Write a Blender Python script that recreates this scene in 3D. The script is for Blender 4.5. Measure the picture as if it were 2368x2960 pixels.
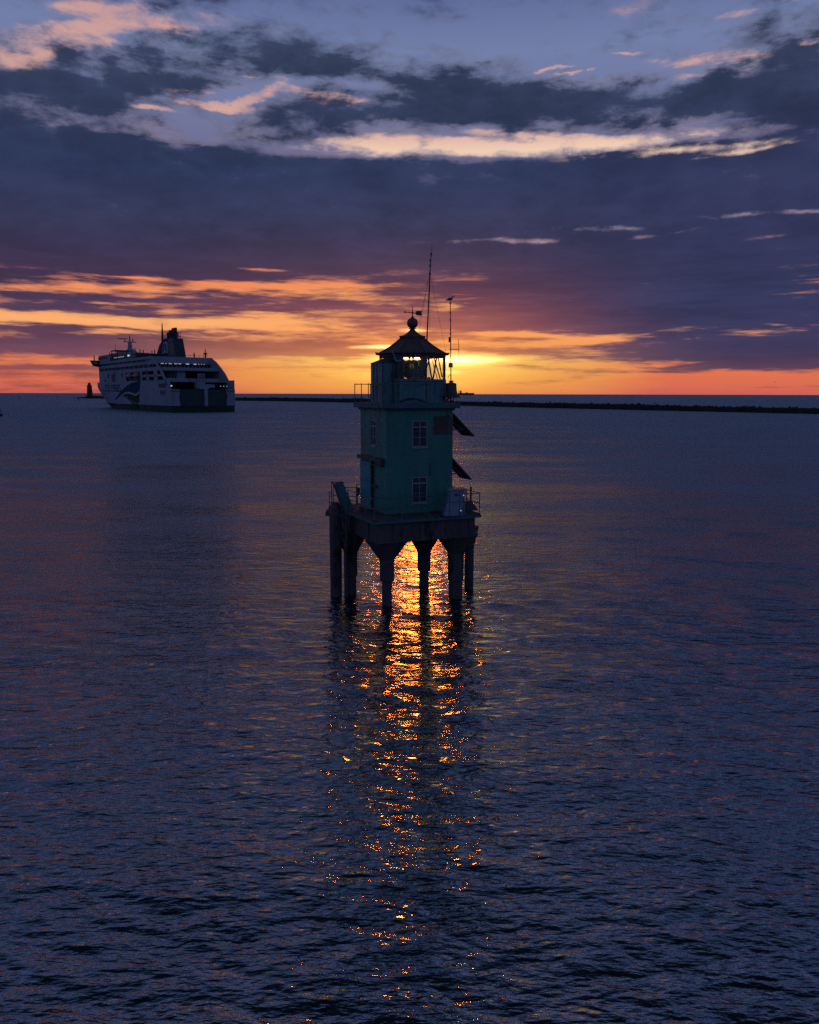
import bpy, bmesh, math, random
import numpy as np
from math import sin, cos, tan, atan, atan2, asin, pi, radians, sqrt
from mathutils import Vector, Matrix

for o in list(bpy.data.objects):
    bpy.data.objects.remove(o)
scene = bpy.context.scene
COL = scene.collection
random.seed(7)

# ------------------------------------------------------------------ camera
CAM_H = 11.0
F_PX = 2250.0            # focal length in pixels of the 2368 x 2960 photograph
PITCH = math.atan(341.5 / F_PX)
ROLL = radians(0.145)
cam_data = bpy.data.cameras.new("camera")
cam = bpy.data.objects.new("camera", cam_data)
COL.objects.link(cam)
cam_data.sensor_fit = 'VERTICAL'
cam_data.sensor_height = 24.0
cam_data.lens = F_PX / 2960.0 * 24.0
cam_data.clip_start = 0.1
cam_data.clip_end = 200000.0
cam.location = (0, 0, CAM_H)
cam.rotation_mode = 'QUATERNION'
CM = Matrix.Rotation(pi / 2 - PITCH, 3, 'X') @ Matrix.Rotation(ROLL, 3, 'Z')
cam.rotation_quaternion = CM.to_quaternion()
scene.camera = cam

def ray(px, py):
    return (CM @ Vector(((px - 1184.0) / F_PX, -(py - 1480.0) / F_PX, -1.0))).normalized()

def P(px, py, Y):
    d = ray(px, py)
    return Vector((0, 0, CAM_H)) + d * (Y / d.y)

def azel(px, py):
    d = ray(px, py)
    return atan2(d.x, d.y), asin(d.z)

# ------------------------------------------------------------------ colour helpers
def srgb(h):
    h = h.lstrip('#')
    v = [int(h[i:i + 2], 16) / 255.0 for i in (0, 2, 4)]
    return tuple((c / 12.92 if c <= 0.04045 else ((c + 0.055) / 1.055) ** 2.4) for c in v) + (1.0,)

class NT:
    def __init__(self, tree):
        self.t = tree; self.n = tree.nodes; self.l = tree.links
    def node(self, kind, **kw):
        nd = self.n.new(kind)
        for k, v in kw.items():
            setattr(nd, k, v)
        return nd
    def put(self, sock, val):
        if hasattr(val, 'is_output') or isinstance(val, bpy.types.NodeSocket):
            self.l.new(val, sock)
        else:
            sock.default_value = val
    def math(self, op, a, b=0.0, c=0.0, clamp=False):
        nd = self.node('ShaderNodeMath', operation=op, use_clamp=clamp)
        self.put(nd.inputs[0], a); self.put(nd.inputs[1], b)
        if op in ('MULTIPLY_ADD', 'SMOOTH_MIN', 'SMOOTH_MAX'):
            self.put(nd.inputs[2], c)
        return nd.outputs[0]
    def mapr(self, v, a, b, c=0.0, d=1.0, smooth=True):
        nd = self.node('ShaderNodeMapRange', interpolation_type='SMOOTHSTEP' if smooth else 'LINEAR')
        self.put(nd.inputs[0], v)
        for i, x in zip((1, 2, 3, 4), (a, b, c, d)):
            self.put(nd.inputs[i], x)
        return nd.outputs[0]
    def mix(self, f, a, b, blend='MIX'):
        nd = self.node('ShaderNodeMix', data_type='RGBA', blend_type=blend)
        self.put(nd.inputs[0], f); self.put(nd.inputs[6], a); self.put(nd.inputs[7], b)
        return nd.outputs[2]
    def comb(self, x, y, z):
        nd = self.node('ShaderNodeCombineXYZ')
        for i, v in enumerate((x, y, z)):
            self.put(nd.inputs[i], v)
        return nd.outputs[0]
    def noise(self, vec, scale, detail=4, rough=0.5, dist=0.0, w=None, color=False):
        nd = self.node('ShaderNodeTexNoise')
        if w is not None:
            nd.noise_dimensions = '4D'; nd.inputs['W'].default_value = w
        self.put(nd.inputs['Vector'], vec)
        nd.inputs['Scale'].default_value = scale
        nd.inputs['Detail'].default_value = detail
        nd.inputs['Roughness'].default_value = rough
        nd.inputs['Distortion'].default_value = dist
        return nd.outputs[1 if color else 0]
    def ramp(self, v, stops, interp='LINEAR'):
        nd = self.node('ShaderNodeValToRGB')
        nd.color_ramp.interpolation = interp
        els = nd.color_ramp.elements
        while len(els) < len(stops):
            els.new(0.5)
        for e, (p, c) in zip(els, stops):
            e.position = p
        for e, (p, c) in zip(els, stops):
            e.position = p
            e.color = c if len(c) == 4 else tuple(c) + (1.0,)
        self.put(nd.inputs[0], v)
        return nd.outputs[0]
    def vmath(self, op, a, b):
        nd = self.node('ShaderNodeVectorMath', operation=op)
        self.put(nd.inputs[0], a); self.put(nd.inputs[1], b)
        return nd.outputs[0]
    def mapping(self, v, loc=(0, 0, 0), rot=(0, 0, 0), scale=(1, 1, 1), kind='POINT'):
        nd = self.node('ShaderNodeMapping', vector_type=kind)
        self.put(nd.inputs[0], v)
        nd.inputs[1].default_value = loc; nd.inputs[2].default_value = rot; nd.inputs[3].default_value = scale
        return nd.outputs[0]

# ------------------------------------------------------------------ sky: a dusk world of cloud layers laid out by direction
world = bpy.data.worlds.new("World")
scene.world = world
world.use_nodes = True
world.node_tree.nodes.clear()
W = NT(world.node_tree)
tc = W.node('ShaderNodeTexCoord')
sep = W.node('ShaderNodeSeparateXYZ')
W.l.new(tc.outputs['Generated'], sep.inputs[0])
sx, sy, sz = sep.outputs
AZ = W.math('ARCTAN2', sx, sy)
EL = W.math('ARCSINE', sz)
zc = W.math('ADD', W.math('MAXIMUM', sz, 0.0), 0.11)
q = W.comb(W.math('DIVIDE', sx, zc), W.math('DIVIDE', sy, zc), 0.0)
# ragged edges: the layout coordinates are pushed about by noise
qt = W.comb(AZ, W.math('MULTIPLY', EL, 2.3), 0.0)          # cloud texture high up
qb = W.comb(AZ, W.math('MULTIPLY', EL, 9.0), 0.0)          # long thin streaks low down
LOW = W.mapr(EL, 0.12, 0.20, 1.0, 0.0)
wn = W.mix(LOW, W.noise(qt, 7.0, 6, 0.6, w=3.1, color=True), W.noise(qb, 6.0, 5, 0.6, w=2.1, color=True))
wv = W.vmath('SUBTRACT', wn, (0.5, 0.5, 0.5))
EL0, EL1 = -0.02, 0.62
def elpos(py):
    return (azel(1184, py)[1] - EL0) / (EL1 - EL0)
def elramp(stops, src=None):
    st = sorted([(min(max(elpos(py), 0.0), 1.0) if py is not None else 1.0, srgb(c) if isinstance(c, str) else (c, c, c, 1)) for py, c in stops], key=lambda s: s[0])
    t = W.mapr(src or EL, EL0, EL1, smooth=False)
    return W.ramp(t, st)
elw = elramp([(0, 1), (330, .9), (420, .35), (480, .22), (560, .6), (740, .35), (900, .22), (1139, .12)])
wscale = W.comb(0.16, W.math('MULTIPLY', elw, 0.062), 0.0)
uv = W.vmath('ADD', W.comb(AZ, EL, 0.0), W.vmath('MULTIPLY', wv, wscale))
suv = W.node('ShaderNodeSeparateXYZ'); W.l.new(uv, suv.inputs[0])
ELw = suv.outputs[1]

def blobs(lst, base):
    acc = base
    for (px, py, rx, ry, rot, amp) in lst:
        a0, e0 = azel(px, py)
        a1, e1 = azel(px + rx, py); a2, e2 = azel(px - rx, py)
        _, e3 = azel(px, py - ry); _, e4 = azel(px, py + ry)
        ra = abs(a1 - a2) / 2 * 1.5; re = abs(e3 - e4) / 2 * 1.5
        v = W.mapping(uv, (a0, e0, 0), (0, 0, radians(rot)), (ra, re, 1), 'TEXTURE')
        g = W.node('ShaderNodeTexGradient', gradient_type='QUADRATIC_SPHERE')
        W.l.new(v, g.inputs[0])
        acc = W.math('MULTIPLY_ADD', g.outputs[1], amp, acc)
    return acc


# cloud cover (1 = dark cloud in front)
cover = elramp([(None, .55), (0, .46), (150, .50), (260, .62), (350, .70), (400, .66), (440, .70), (475, 1.2), (560, 1.4), (700, 1.35), (760, 1.1), (790, .9),
                (830, .52), (880, .62), (930, .55), (975, .46), (1015, .52), (1050, .36), (1100, .22), (1139, .12)], ELw)
cover = blobs([
    (230, 240, 520, 95, 4, .75), (-80, 330, 450, 110, 0, .6), (850, 150, 330, 60, -6, .5), (1040, 330, 300, 48, 0, .75), (420, 170, 200, 40, 5, .3),
    (1750, 300, 620, 62, -2, .7), (2290, 260, 330, 110, 0, .7), (1400, 265, 330, 42, -5, .35), (2300, 140, 150, 50, 0, .3),
    (1500, 100, 620, 110, 0, -.62), (1900, 190, 330, 50, 0, -.7), (1250, 110, 300, 90, 0, -.25), (1150, 40, 260, 40, 0, .35), (1750, 20, 500, 30, 0, .25), (1750, 15, 600, 60, 0, -.2), (2100, 80, 300, 70, 0, -.4),
    (1560, 425, 640, 34, 0, -1.3), (1050, 430, 240, 26, 0, -.8), (2150, 425, 260, 22, 0, -.3), (500, 385, 480, 40, -2, -.28), (850, 440, 250, 26, 0, -.35),
    (760, 262, 260, 26, 8, -.45), (950, 245, 260, 30, 0, -.4), (1300, 375, 400, 22, 0, -.2), (500, 45, 260, 40, 0, -.4),
    (2050, 900, 900, 130, 0, .85), (1750, 860, 400, 70, 0, .5), (2368, 1010, 500, 60, 0, .5), (2100, 1000, 700, 45, 0, .75), (1450, 1015, 260, 14, 0, .35), (1650, 1035, 500, 12, 2, .25), (1500, 900, 260, 30, 0, .25),
    (1480, 965, 230, 16, -3, -.8), (1700, 985, 200, 16, 4, -.8), (2050, 1092, 480, 9, -2.2, -.9), (1800, 1075, 300, 12, 0, .35), (2150, 1060, 300, 14, 0, .4), (2280, 1120, 260, 12, 0, .2),
    (420, 832, 560, 22, 3, -.6), (820, 830, 260, 22, 0, -.6), (1290, 878, 120, 26, 0, -.7), (1340, 850, 200, 12, 0, -.4), (820, 910, 200, 16, 0, -.7), (330, 877, 120, 9, 0, -.5),
    (500, 870, 380, 12, 2, .4), (250, 895, 480, 16, -2, .55), (900, 880, 260, 16, -4, .35), (600, 935, 560, 26, 0, -.55), (150, 925, 300, 9, -2, -.8), (350, 952, 220, 7, -2, .6), (60, 948, 180, 9, 0, .8), (500, 955, 60, 5, 0, .4),
    (250, 1005, 480, 26, 0, 1.3), (700, 1015, 420, 24, 2, 1.2), (300, 1060, 400, 7, 0, .5), (800, 1060, 300, 6, 0, .35), (1000, 1010, 160, 14, 0, .5), (80, 1060, 320, 6, 0, .5), (600, 1000, 100, 10, 0, -.2), (640, 1072, 120, 5, 0, .25), (400, 800, 200, 8, 0, -.5), (700, 782, 130, 7, 0, -.6),
    (1280, 1040, 300, 26, 0, -.7), (1330, 990, 200, 12, 0, -.3), (1100, 1003, 90, 6, 2, -1.2), (1250, 1000, 120, 10, 0, .2),
], cover)
def lowhigh(s1, s2, d, r, w):
    m = W.node('ShaderNodeMix', data_type='FLOAT')
    W.l.new(LOW, m.inputs[0]); W.l.new(W.noise(qt, s1, d, r, 0.25, w=w), m.inputs[2]); W.l.new(W.noise(qb, s2, d, r, 0.15, w=w + 2), m.inputs[3])
    return m.outputs[0]
n_big = lowhigh(6.5, 4.5, 8, 0.60, 1.7)
n_fin = lowhigh(21.0, 15.0, 6, 0.62, 8.3)
n_wisp = W.noise(W.mapping(qt, rot=(0, 0, radians(-7)), scale=(0.45, 1.3, 1)), 26.0, 7, 0.66, 0.6, w=5.5)
nn = W.math('MULTIPLY_ADD', W.math('SUBTRACT', n_fin, 0.5), 0.60, W.math('SUBTRACT', n_big, 0.5))
nn = W.math('MULTIPLY_ADD', W.math('SUBTRACT', n_wisp, 0.5), W.math('MULTIPLY_ADD', LOW, -0.45, 0.55), nn)
namp = W.mapr(EL, 0.0, 0.30, 2.5, 2.7, smooth=False)
cov = W.math('MULTIPLY_ADD', nn, namp, cover)
M_dark = W.mapr(cov, W.math('MULTIPLY_ADD', LOW, 0.10, 0.10), W.math('MULTIPLY_ADD', LOW, -0.17, 0.95))

# colours
sun_az, sun_el = azel(1205, 1034)
v = W.mapping(uv, (sun_az + .015, 0.035, 0), (0, 0, 0), (0.29, 0.14, 1), 'TEXTURE')
g = W.node('ShaderNodeTexGradient', gradient_type='SPHERICAL'); W.l.new(v, g.inputs[0])
NEAR = W.math('POWER', g.outputs[1], 0.9)
v = W.mapping(uv, (sun_az, 0.03, 0), (0, 0, 0), (0.40, 0.28, 1), 'TEXTURE')
g = W.node('ShaderNodeTexGradient', gradient_type='SPHERICAL'); W.l.new(v, g.inputs[0])
WIDE = g.outputs[1]

bright_far = elramp([(None, '#33436f'), (0, '#616f9c'), (150, '#727fa8'), (300, '#737ca4'), (400, '#71749a'), (500, '#6b678a'), (680, '#83748a'), (760, '#a86a68'), (820, '#f08a5c'),
                     (900, '#f29966'), (940, '#fbb070'), (1020, '#ea8a5c'), (1080, '#e2744f'), (1120, '#d66a54'), (1139, '#c86058')])
bright_near = elramp([(None, '#33436f'), (0, '#5f6b99'), (150, '#6d79a2'), (300, '#6f789f'), (450, '#77749a'), (700, '#a0708a'), (800, '#f09a60'), (880, '#ffb45e'),
                      (960, '#ff9c54'), (1000, '#ffa850'), (1040, '#ffd868'), (1090, '#ffc850'), (1120, '#ffb84c'), (1139, '#f8a048')])
dark_far = elramp([(None, '#2b3757'), (0, '#46507a'), (120, '#3d4866'), (260, '#343e5a'), (400, '#303a57'), (520, '#2e3858'), (640, '#343856'), (740, '#3a3552'), (800, '#423550'),
                   (880, '#4c3a56'), (950, '#5e4058'), (1010, '#684458'), (1060, '#8a5058'), (1100, '#a8564e'), (1139, '#b0564c')])
dark_near = elramp([(None, '#2b3757'), (0, '#46507a'), (120, '#3d4866'), (300, '#373f5c'), (460, '#3a3e5e'), (560, '#3c3e5c'), (680, '#483e59'), (760, '#5a4356'), (820, '#6f4656'),
                    (880, '#955458'), (940, '#b86658'), (1000, '#d87c4e'), (1060, '#f0a050'), (1139, '#f0a048')])
bright = W.mix(NEAR, bright_far, bright_near)
dark = W.mix(W.math('POWER', WIDE, 1.1), dark_far, dark_near)
# the far right is a colder, deeper bank
rgt = W.mapr(AZ, 0.05, 0.36)
band = elramp([(None, 0), (0, 0), (350, 0), (450, .7), (900, .95), (1040, .8), (1110, .45), (1139, 0)])
dark = W.mix(W.math('MULTIPLY', rgt, band), dark, srgb('#33385a'))
# soft inner modelling of the clouds
nmod = W.mapr(W.math('ADD', W.math('MULTIPLY', n_fin, 0.45), W.math('MULTIPLY', n_big, 0.55)), 0.33, 0.67, 1.35, 0.72)
modamt = elramp([(None, 1), (0, 1), (440, .9), (520, .65), (800, .7), (1139, .3)])
dm = W.math('MULTIPLY_ADD', W.math('SUBTRACT', nmod, 1.0), modamt, 1.0)
dv = W.node('ShaderNodeVectorMath', operation='SCALE'); W.l.new(dark, dv.inputs[0]); W.l.new(dm, dv.inputs['Scale'])
color = W.mix(M_dark, bright, dv.outputs[0])
# pale, thin edges where the high clouds fray
rim = W.math('MULTIPLY', W.math('MULTIPLY', M_dark, W.math('SUBTRACT', 1.0, M_dark)), elramp([(None, 0), (0, .8), (250, 1.0), (420, 1.0), (480, .4), (700, .4), (760, 0), (1139, 0)]))
color = W.mix(W.math('MULTIPLY', rim, W.mapr(n_wisp, 0.35, 0.65)), color, elramp([(0, '#8f97b8'), (300, '#a9a3bd'), (450, '#c0aab4'), (700, '#8a7f98')]))

# salmon lit cloud
lit = blobs([
    (300, 80, 330, 34, 10, 1.1), (470, 62, 130, 24, -8, .9), (140, 135, 230, 22, 8, .9), (20, 150, 110, 40, 0, .7), (250, 10, 140, 30, 0, .7), (430, 8, 90, 30, 0, .8), (290, 125, 90, 14, 0, .6),
    (780, 262, 110, 16, 20, .8), (900, 275, 90, 14, -8, .65), (640, 300, 140, 12, 0, .6), (560, 262, 90, 8, 0, .4), (420, 308, 110, 10, 0, .45), (960, 300, 160, 14, 0, .25), (740, 218, 40, 6, 0, .5),
    (1500, 425, 560, 24, 0, 1.7), (1100, 418, 220, 26, 0, 1.3), (1580, 395, 220, 18, -4, 1.0), (1950, 435, 300, 16, 0, 1.2), (2180, 430, 140, 9, 3, .9), (1560, 400, 20, 16, 40, -.6),
    (2000, 160, 130, 20, 3, 1.0), (2120, 165, 160, 22, -6, .8), (2060, 205, 160, 10, -3, .7), (1615, 198, 55, 8, 6, .95), (1645, 220, 38, 6, 6, .85), (1712, 214, 18, 5, 0, .7), (1850, 146, 60, 8, 0, .6),
    (2280, 8, 110, 16, 0, .8), (2130, 55, 60, 18, 0, .65), (2350, 112, 50, 14, 0, .7), (1870, 25, 120, 30, 0, .25),
    (1720, 655, 170, 11, -6, .45), (1900, 676, 150, 11, 5, .6), (1600, 692, 300, 11, 0, .33), (2250, 612, 300, 10, -1, .38), (2320, 678, 150, 9, 0, .32), (1350, 697, 220, 9, 0, .25),
    (710, 780, 120, 5, 0, .9), (560, 470, 300, 10, 0, .12),
], 0.0)
litn = W.math('MULTIPLY_ADD', W.math('MULTIPLY_ADD', W.math('SUBTRACT', n_fin, 0.5), 0.5, nn), -3.3, lit)
M_lit = W.math('MULTIPLY', W.mapr(litn, -0.15, 1.25, 0.0, 0.92), W.mapr(lit, 0.02, 0.22))
lit_col = elramp([(None, '#b08a90'), (0, '#bd9298'), (100, '#cf9f98'), (200, '#d2a39a'), (300, '#cfa098'), (390, '#e2b4a4'), (440, '#f8d4b8'), (600, '#a08ca0'), (680, '#aea0b0'), (770, '#ee8e64'), (1139, '#ee8e64')])
color = W.mix(M_lit, color, lit_col)

# glow round the sun, behind thin cloud
glow = blobs([(1255, 1040, 190, 22, 0, 2.0), (1310, 1040, 130, 11, 0, 5.0), (1205, 1036, 50, 24, 0, 5.0), (1200, 1050, 300, 60, 0, .24), (1230, 950, 300, 70, 0, .07), (1095, 1003, 90, 6, 2, 4.0),
              (1215, 955, 40, 6, 0, 2.0), (1310, 1075, 60, 7, 0, 1.2), (1150, 1070, 260, 40, 0, .25), (1250, 1090, 160, 60, 0, .2)], 0.0)
glow = W.math('MULTIPLY', glow, W.mapr(nn, -0.3, 0.35, 1.15, 0.6))
gc = W.node('ShaderNodeVectorMath', operation='SCALE'); gc.inputs[0].default_value = (1.0, 0.50, 0.16); W.l.new(glow, gc.inputs['Scale'])
color = W.vmath('ADD', color, gc.outputs[0])

# the half of the sky behind the camera is plain blue dusk cloud
back = elramp([(None, '#566898'), (0, '#5d70a4'), (700, '#6c7dae'), (1139, '#7484b4')])
bn = W.mapr(n_big, 0.3, 0.7, 0.75, 1.25)
bk = W.node('ShaderNodeVectorMath', operation='SCALE'); W.l.new(back, bk.inputs[0]); W.l.new(bn, bk.inputs['Scale'])
front = W.math('COSINE', W.math('SUBTRACT', AZ, sun_az))
M_back = W.mapr(front, 0.87, 0.45)
color = W.mix(M_back, color, bk.outputs[0])
# overhead, above the frame
up = W.mapr(EL, 0.40, 0.70)
color = W.mix(up, color, W.mix(W.mapr(n_big, 0.42, 0.58), srgb('#475270'), srgb('#2f3a52')))
bg = W.node('ShaderNodeBackground')
W.put(bg.inputs[0], color)
bg.inputs[1].default_value = 1.0
wo = W.node('ShaderNodeOutputWorld')
W.l.new(bg.outputs[0], wo.inputs[0])
try:
    world.cycles.sampling_method = 'MANUAL'
    world.cycles.sample_map_resolution = 1024
except Exception:
    pass

# ------------------------------------------------------------------ sun, low and red behind the lantern
sun_data = bpy.data.lights.new("sun", 'SUN')
sun_data.energy = 0.23
sun_data.angle = radians(0.8)
sun_data.color = (1.0, 0.14, 0.010)
sun = bpy.data.objects.new("sun", sun_data)
COL.objects.link(sun)
sd = Vector((sin(sun_az) * cos(sun_el), cos(sun_az) * cos(sun_el), sin(sun_el)))
sun.rotation_mode = 'QUATERNION'
sun.rotation_quaternion = sd.to_track_quat('Z', 'Y')

vs = scene.view_settings
scene.display_settings.display_device = 'sRGB'
vs.view_transform = 'Standard'
vs.look = 'None'
vs.exposure = 0.0
vs.gamma = 1.0
vs.use_curve_mapping = False
scene.cycles.use_denoising = False      # the water's fine sparkle is lost by it
scene.cycles.sample_clamp_direct = 30.0
scene.cycles.sample_clamp_indirect = 2.0
scene.cycles.max_bounces = 6
scene.cycles.caustics_reflective = False
scene.cycles.caustics_refractive = False

# ------------------------------------------------------------------ object helpers
def tag(o, label=None, cat=None, group=None, kind=None):
    if label: o['label'] = label
    if cat: o['category'] = cat
    if group: o['group'] = group
    if kind: o['kind'] = kind
    return o

def empty(name, loc=(0, 0, 0), rz=0.0):
    o = bpy.data.objects.new(name, None)
    o.empty_display_size = 0.3
    COL.objects.link(o)
    o.location = loc
    o.rotation_euler = (0, 0, rz)
    return o

def copy_tree(o, parent=None):
    c = o.copy(); COL.objects.link(c); c.parent = parent
    for ch in list(o.children):
        copy_tree(ch, c)
    return c

class MB:
    """collects shapes, then links them as one mesh object"""
    def __init__(self, M=None):
        self.parts = []; self.v = []; self.f = []; self.M = M or Matrix.Identity(4); self.smooth = False
    def add(self, verts, faces):
        b = len(self.v); self.parts.append((len(self.v), len(self.f)))
        self.v += [self.M @ Vector(p) for p in verts]
        self.f += [tuple(i + b for i in f) for f in faces]
        return self
    def box(self, a, b, rz=0.0, c=None):
        x0, y0, z0 = a; x1, y1, z1 = b
        vs = [(x0, y0, z0), (x1, y0, z0), (x1, y1, z0), (x0, y1, z0), (x0, y0, z1), (x1, y0, z1), (x1, y1, z1), (x0, y1, z1)]
        if rz:
            cx, cy = c if c else ((x0 + x1) / 2, (y0 + y1) / 2)
            vs = [(cx + (x - cx) * cos(rz) - (y - cy) * sin(rz), cy + (x - cx) * sin(rz) + (y - cy) * cos(rz), z) for x, y, z in vs]
        return self.add(vs, [(0, 3, 2, 1), (4, 5, 6, 7), (0, 1, 5, 4), (1, 2, 6, 5), (2, 3, 7, 6), (3, 0, 4, 7)])
    def cbox(self, c, s, rz=0.0):
        return self.box((c[0] - s[0] / 2, c[1] - s[1] / 2, c[2] - s[2] / 2), (c[0] + s[0] / 2, c[1] + s[1] / 2, c[2] + s[2] / 2), rz)
    def tube(self, pts, r, n=8, caps=True):
        pts = [Vector(p) for p in pts]
        rs = r if isinstance(r, (list, tuple)) else [r] * len(pts)
        rings = []
        ref = None
        for i, p in enumerate(pts):
            d = (pts[min(i + 1, len(pts) - 1)] - pts[max(i - 1, 0)]).normalized()
            if ref is None:
                ref = Vector((1, 0, 0)) if abs(d.x) < 0.8 else Vector((0, 1, 0))
            a = d.cross(ref).normalized(); b2 = d.cross(a).normalized(); ref = -b2 if False else a.cross(d)
            rings.append([p + a * (rs[i] * cos(2 * pi * k / n)) + b2 * (rs[i] * sin(2 * pi * k / n)) for k in range(n)])
        vs = [x for rg in rings for x in rg]; fs = []
        for i in range(len(rings) - 1):
            for k in range(n):
                k2 = (k + 1) % n
                fs.append((i * n + k, i * n + k2, (i + 1) * n + k2, (i + 1) * n + k))
        if caps:
            fs.append(tuple(range(n - 1, -1, -1))); fs.append(tuple((len(rings) - 1) * n + k for k in range(n)))
        return self.add(vs, fs)
    def bar(self, a, b, w, h=None, up=(0, 0, 1)):
        a = Vector(a); b = Vector(b); h = h or w
        d = (b - a).normalized(); u = Vector(up)
        if abs(d.dot(u)) > 0.98: u = Vector((1, 0, 0))
        s = d.cross(u).normalized() * (w / 2); t = s.cross(d).normalized() * (h / 2)
        vs = [a - s - t, a + s - t, a + s + t, a - s + t, b - s - t, b + s - t, b + s + t, b - s + t]
        return self.add(vs, [(0, 3, 2, 1), (4, 5, 6, 7), (0, 1, 5, 4), (1, 2, 6, 5), (2, 3, 7, 6), (3, 0, 4, 7)])
    def lathe(self, prof, c=(0, 0), n=24, ph=0.0, caps=True):
        vs = []; fs = []
        for r, z in prof:
            for k in range(n):
                a = ph + 2 * pi * k / n
                vs.append((c[0] + r * cos(a), c[1] + r * sin(a), z))
        for i in range(len(prof) - 1):
            for k in range(n):
                k2 = (k + 1) % n
                fs.append((i * n + k, i * n + k2, (i + 1) * n + k2, (i + 1) * n + k))
        if caps:
            fs.append(tuple(range(n - 1, -1, -1))); fs.append(tuple((len(prof) - 1) * n + k for k in range(n)))
        return self.add(vs, fs)
    def prism(self, poly, a, b, axis='z'):
        """poly of 2D points, extruded from a to b along the axis"""
        def mk(p, t):
            return {'z': (p[0], p[1], t), 'y': (p[0], t, p[1]), 'x': (t, p[0], p[1])}[axis]
        n = len(poly)
        vs = [mk(p, a) for p in poly] + [mk(p, b) for p in poly]
        fs = [tuple(range(n - 1, -1, -1)), tuple(range(n, 2 * n))] + [(i, (i + 1) % n, n + (i + 1) % n, n + i) for i in range(n)]
        return self.add(vs, fs)
    def each(self, name, mat, parent=None, **kw):
        """every added shape becomes a part of its own"""
        ends = self.parts[1:] + [(len(self.v), len(self.f))]
        for (v0, f0), (v1, f1) in zip(self.parts, ends):
            m = MB(); m.v = self.v[v0:v1]; m.f = [tuple(i - v0 for i in f) for f in self.f[f0:f1]]
            m.build(name, mat, parent, **kw)
    def build(self, name, mat, parent=None, bevel=0.0, smooth=False, fix=True):
        me = bpy.data.meshes.new(name)
        me.from_pydata([tuple(p) for p in self.v], [], self.f)
        if fix:
            bm = bmesh.new(); bm.from_mesh(me)
            bmesh.ops.recalc_face_normals(bm, faces=bm.faces)
            bm.to_mesh(me); bm.free()
        me.materials.append(mat)
        if smooth:
            me.polygons.foreach_set('use_smooth', [True] * len(me.polygons))
            try: me.set_sharp_from_angle(angle=radians(40))
            except Exception: pass
        o = bpy.data.objects.new(name, me)
        COL.objects.link(o)
        if parent: o.parent = parent
        if bevel:
            m = o.modifiers.new('bevel', 'BEVEL'); m.width = bevel; m.segments = 2; m.limit_method = 'ANGLE'; m.angle_limit = radians(40)
        return o

def material(name, base, rough=0.7, metal=0.0, var=None, scale=2.0, streak=False, bump=0.0, bscale=8.0, spec=0.5, emit=None, estr=0.0, patch=None, pscale=1.0, pamt=(0.52, 0.62)):
    m = bpy.data.materials.new(name); m.use_nodes = True
    T = NT(m.node_tree); T.n.clear()
    out = T.node('ShaderNodeOutputMaterial'); bs = T.node('ShaderNodeBsdfPrincipled')
    T.l.new(bs.outputs[0], out.inputs[0])
    c = T.node('ShaderNodeTexCoord').outputs['Object']
    col = base if len(base) == 4 else tuple(base) + (1,)
    cc = col
    if var is not None:
        vec = T.mapping(c, scale=(1, 1, 0.16) if streak else (1, 1, 1))
        n = T.noise(vec, scale, 6, 0.62)
        cc = T.mix(T.mapr(n, 0.32, 0.68), col, tuple(var) + (1,) if len(var) == 3 else var)
    if patch is not None:
        vec = T.mapping(c, loc=(3.1, 1.7, 0.4), scale=(1, 1, 0.3) if streak else (1, 1, 1))
        n2 = T.noise(vec, pscale, 7, 0.7)
        cc = T.mix(T.mapr(n2, pamt[0], pamt[1]), cc, tuple(patch) + (1,) if len(patch) == 3 else patch)
    T.put(bs.inputs['Base Color'], cc)
    n3 = T.noise(c, scale * 2.3, 3, 0.5)
    T.put(bs.inputs['Roughness'], T.mapr(n3, 0.3, 0.7, max(rough - 0.1, 0.02), min(rough + 0.1, 1.0)))
    bs.inputs['Metallic'].default_value = metal
    bs.inputs['Specular IOR Level'].default_value = spec
    if bump:
        bp = T.node('ShaderNodeBump'); bp.inputs['Strength'].default_value = bump; bp.inputs['Distance'].default_value = 0.02
        T.put(bp.inputs['Height'], T.noise(c, bscale, 5, 0.6)); T.l.new(bp.outputs[0], bs.inputs['Normal'])
    if emit:
        bs.inputs['Emission Color'].default_value = tuple(emit) + (1,) if len(emit) == 3 else emit
        bs.inputs['Emission Strength'].default_value = estr
    return m

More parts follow.
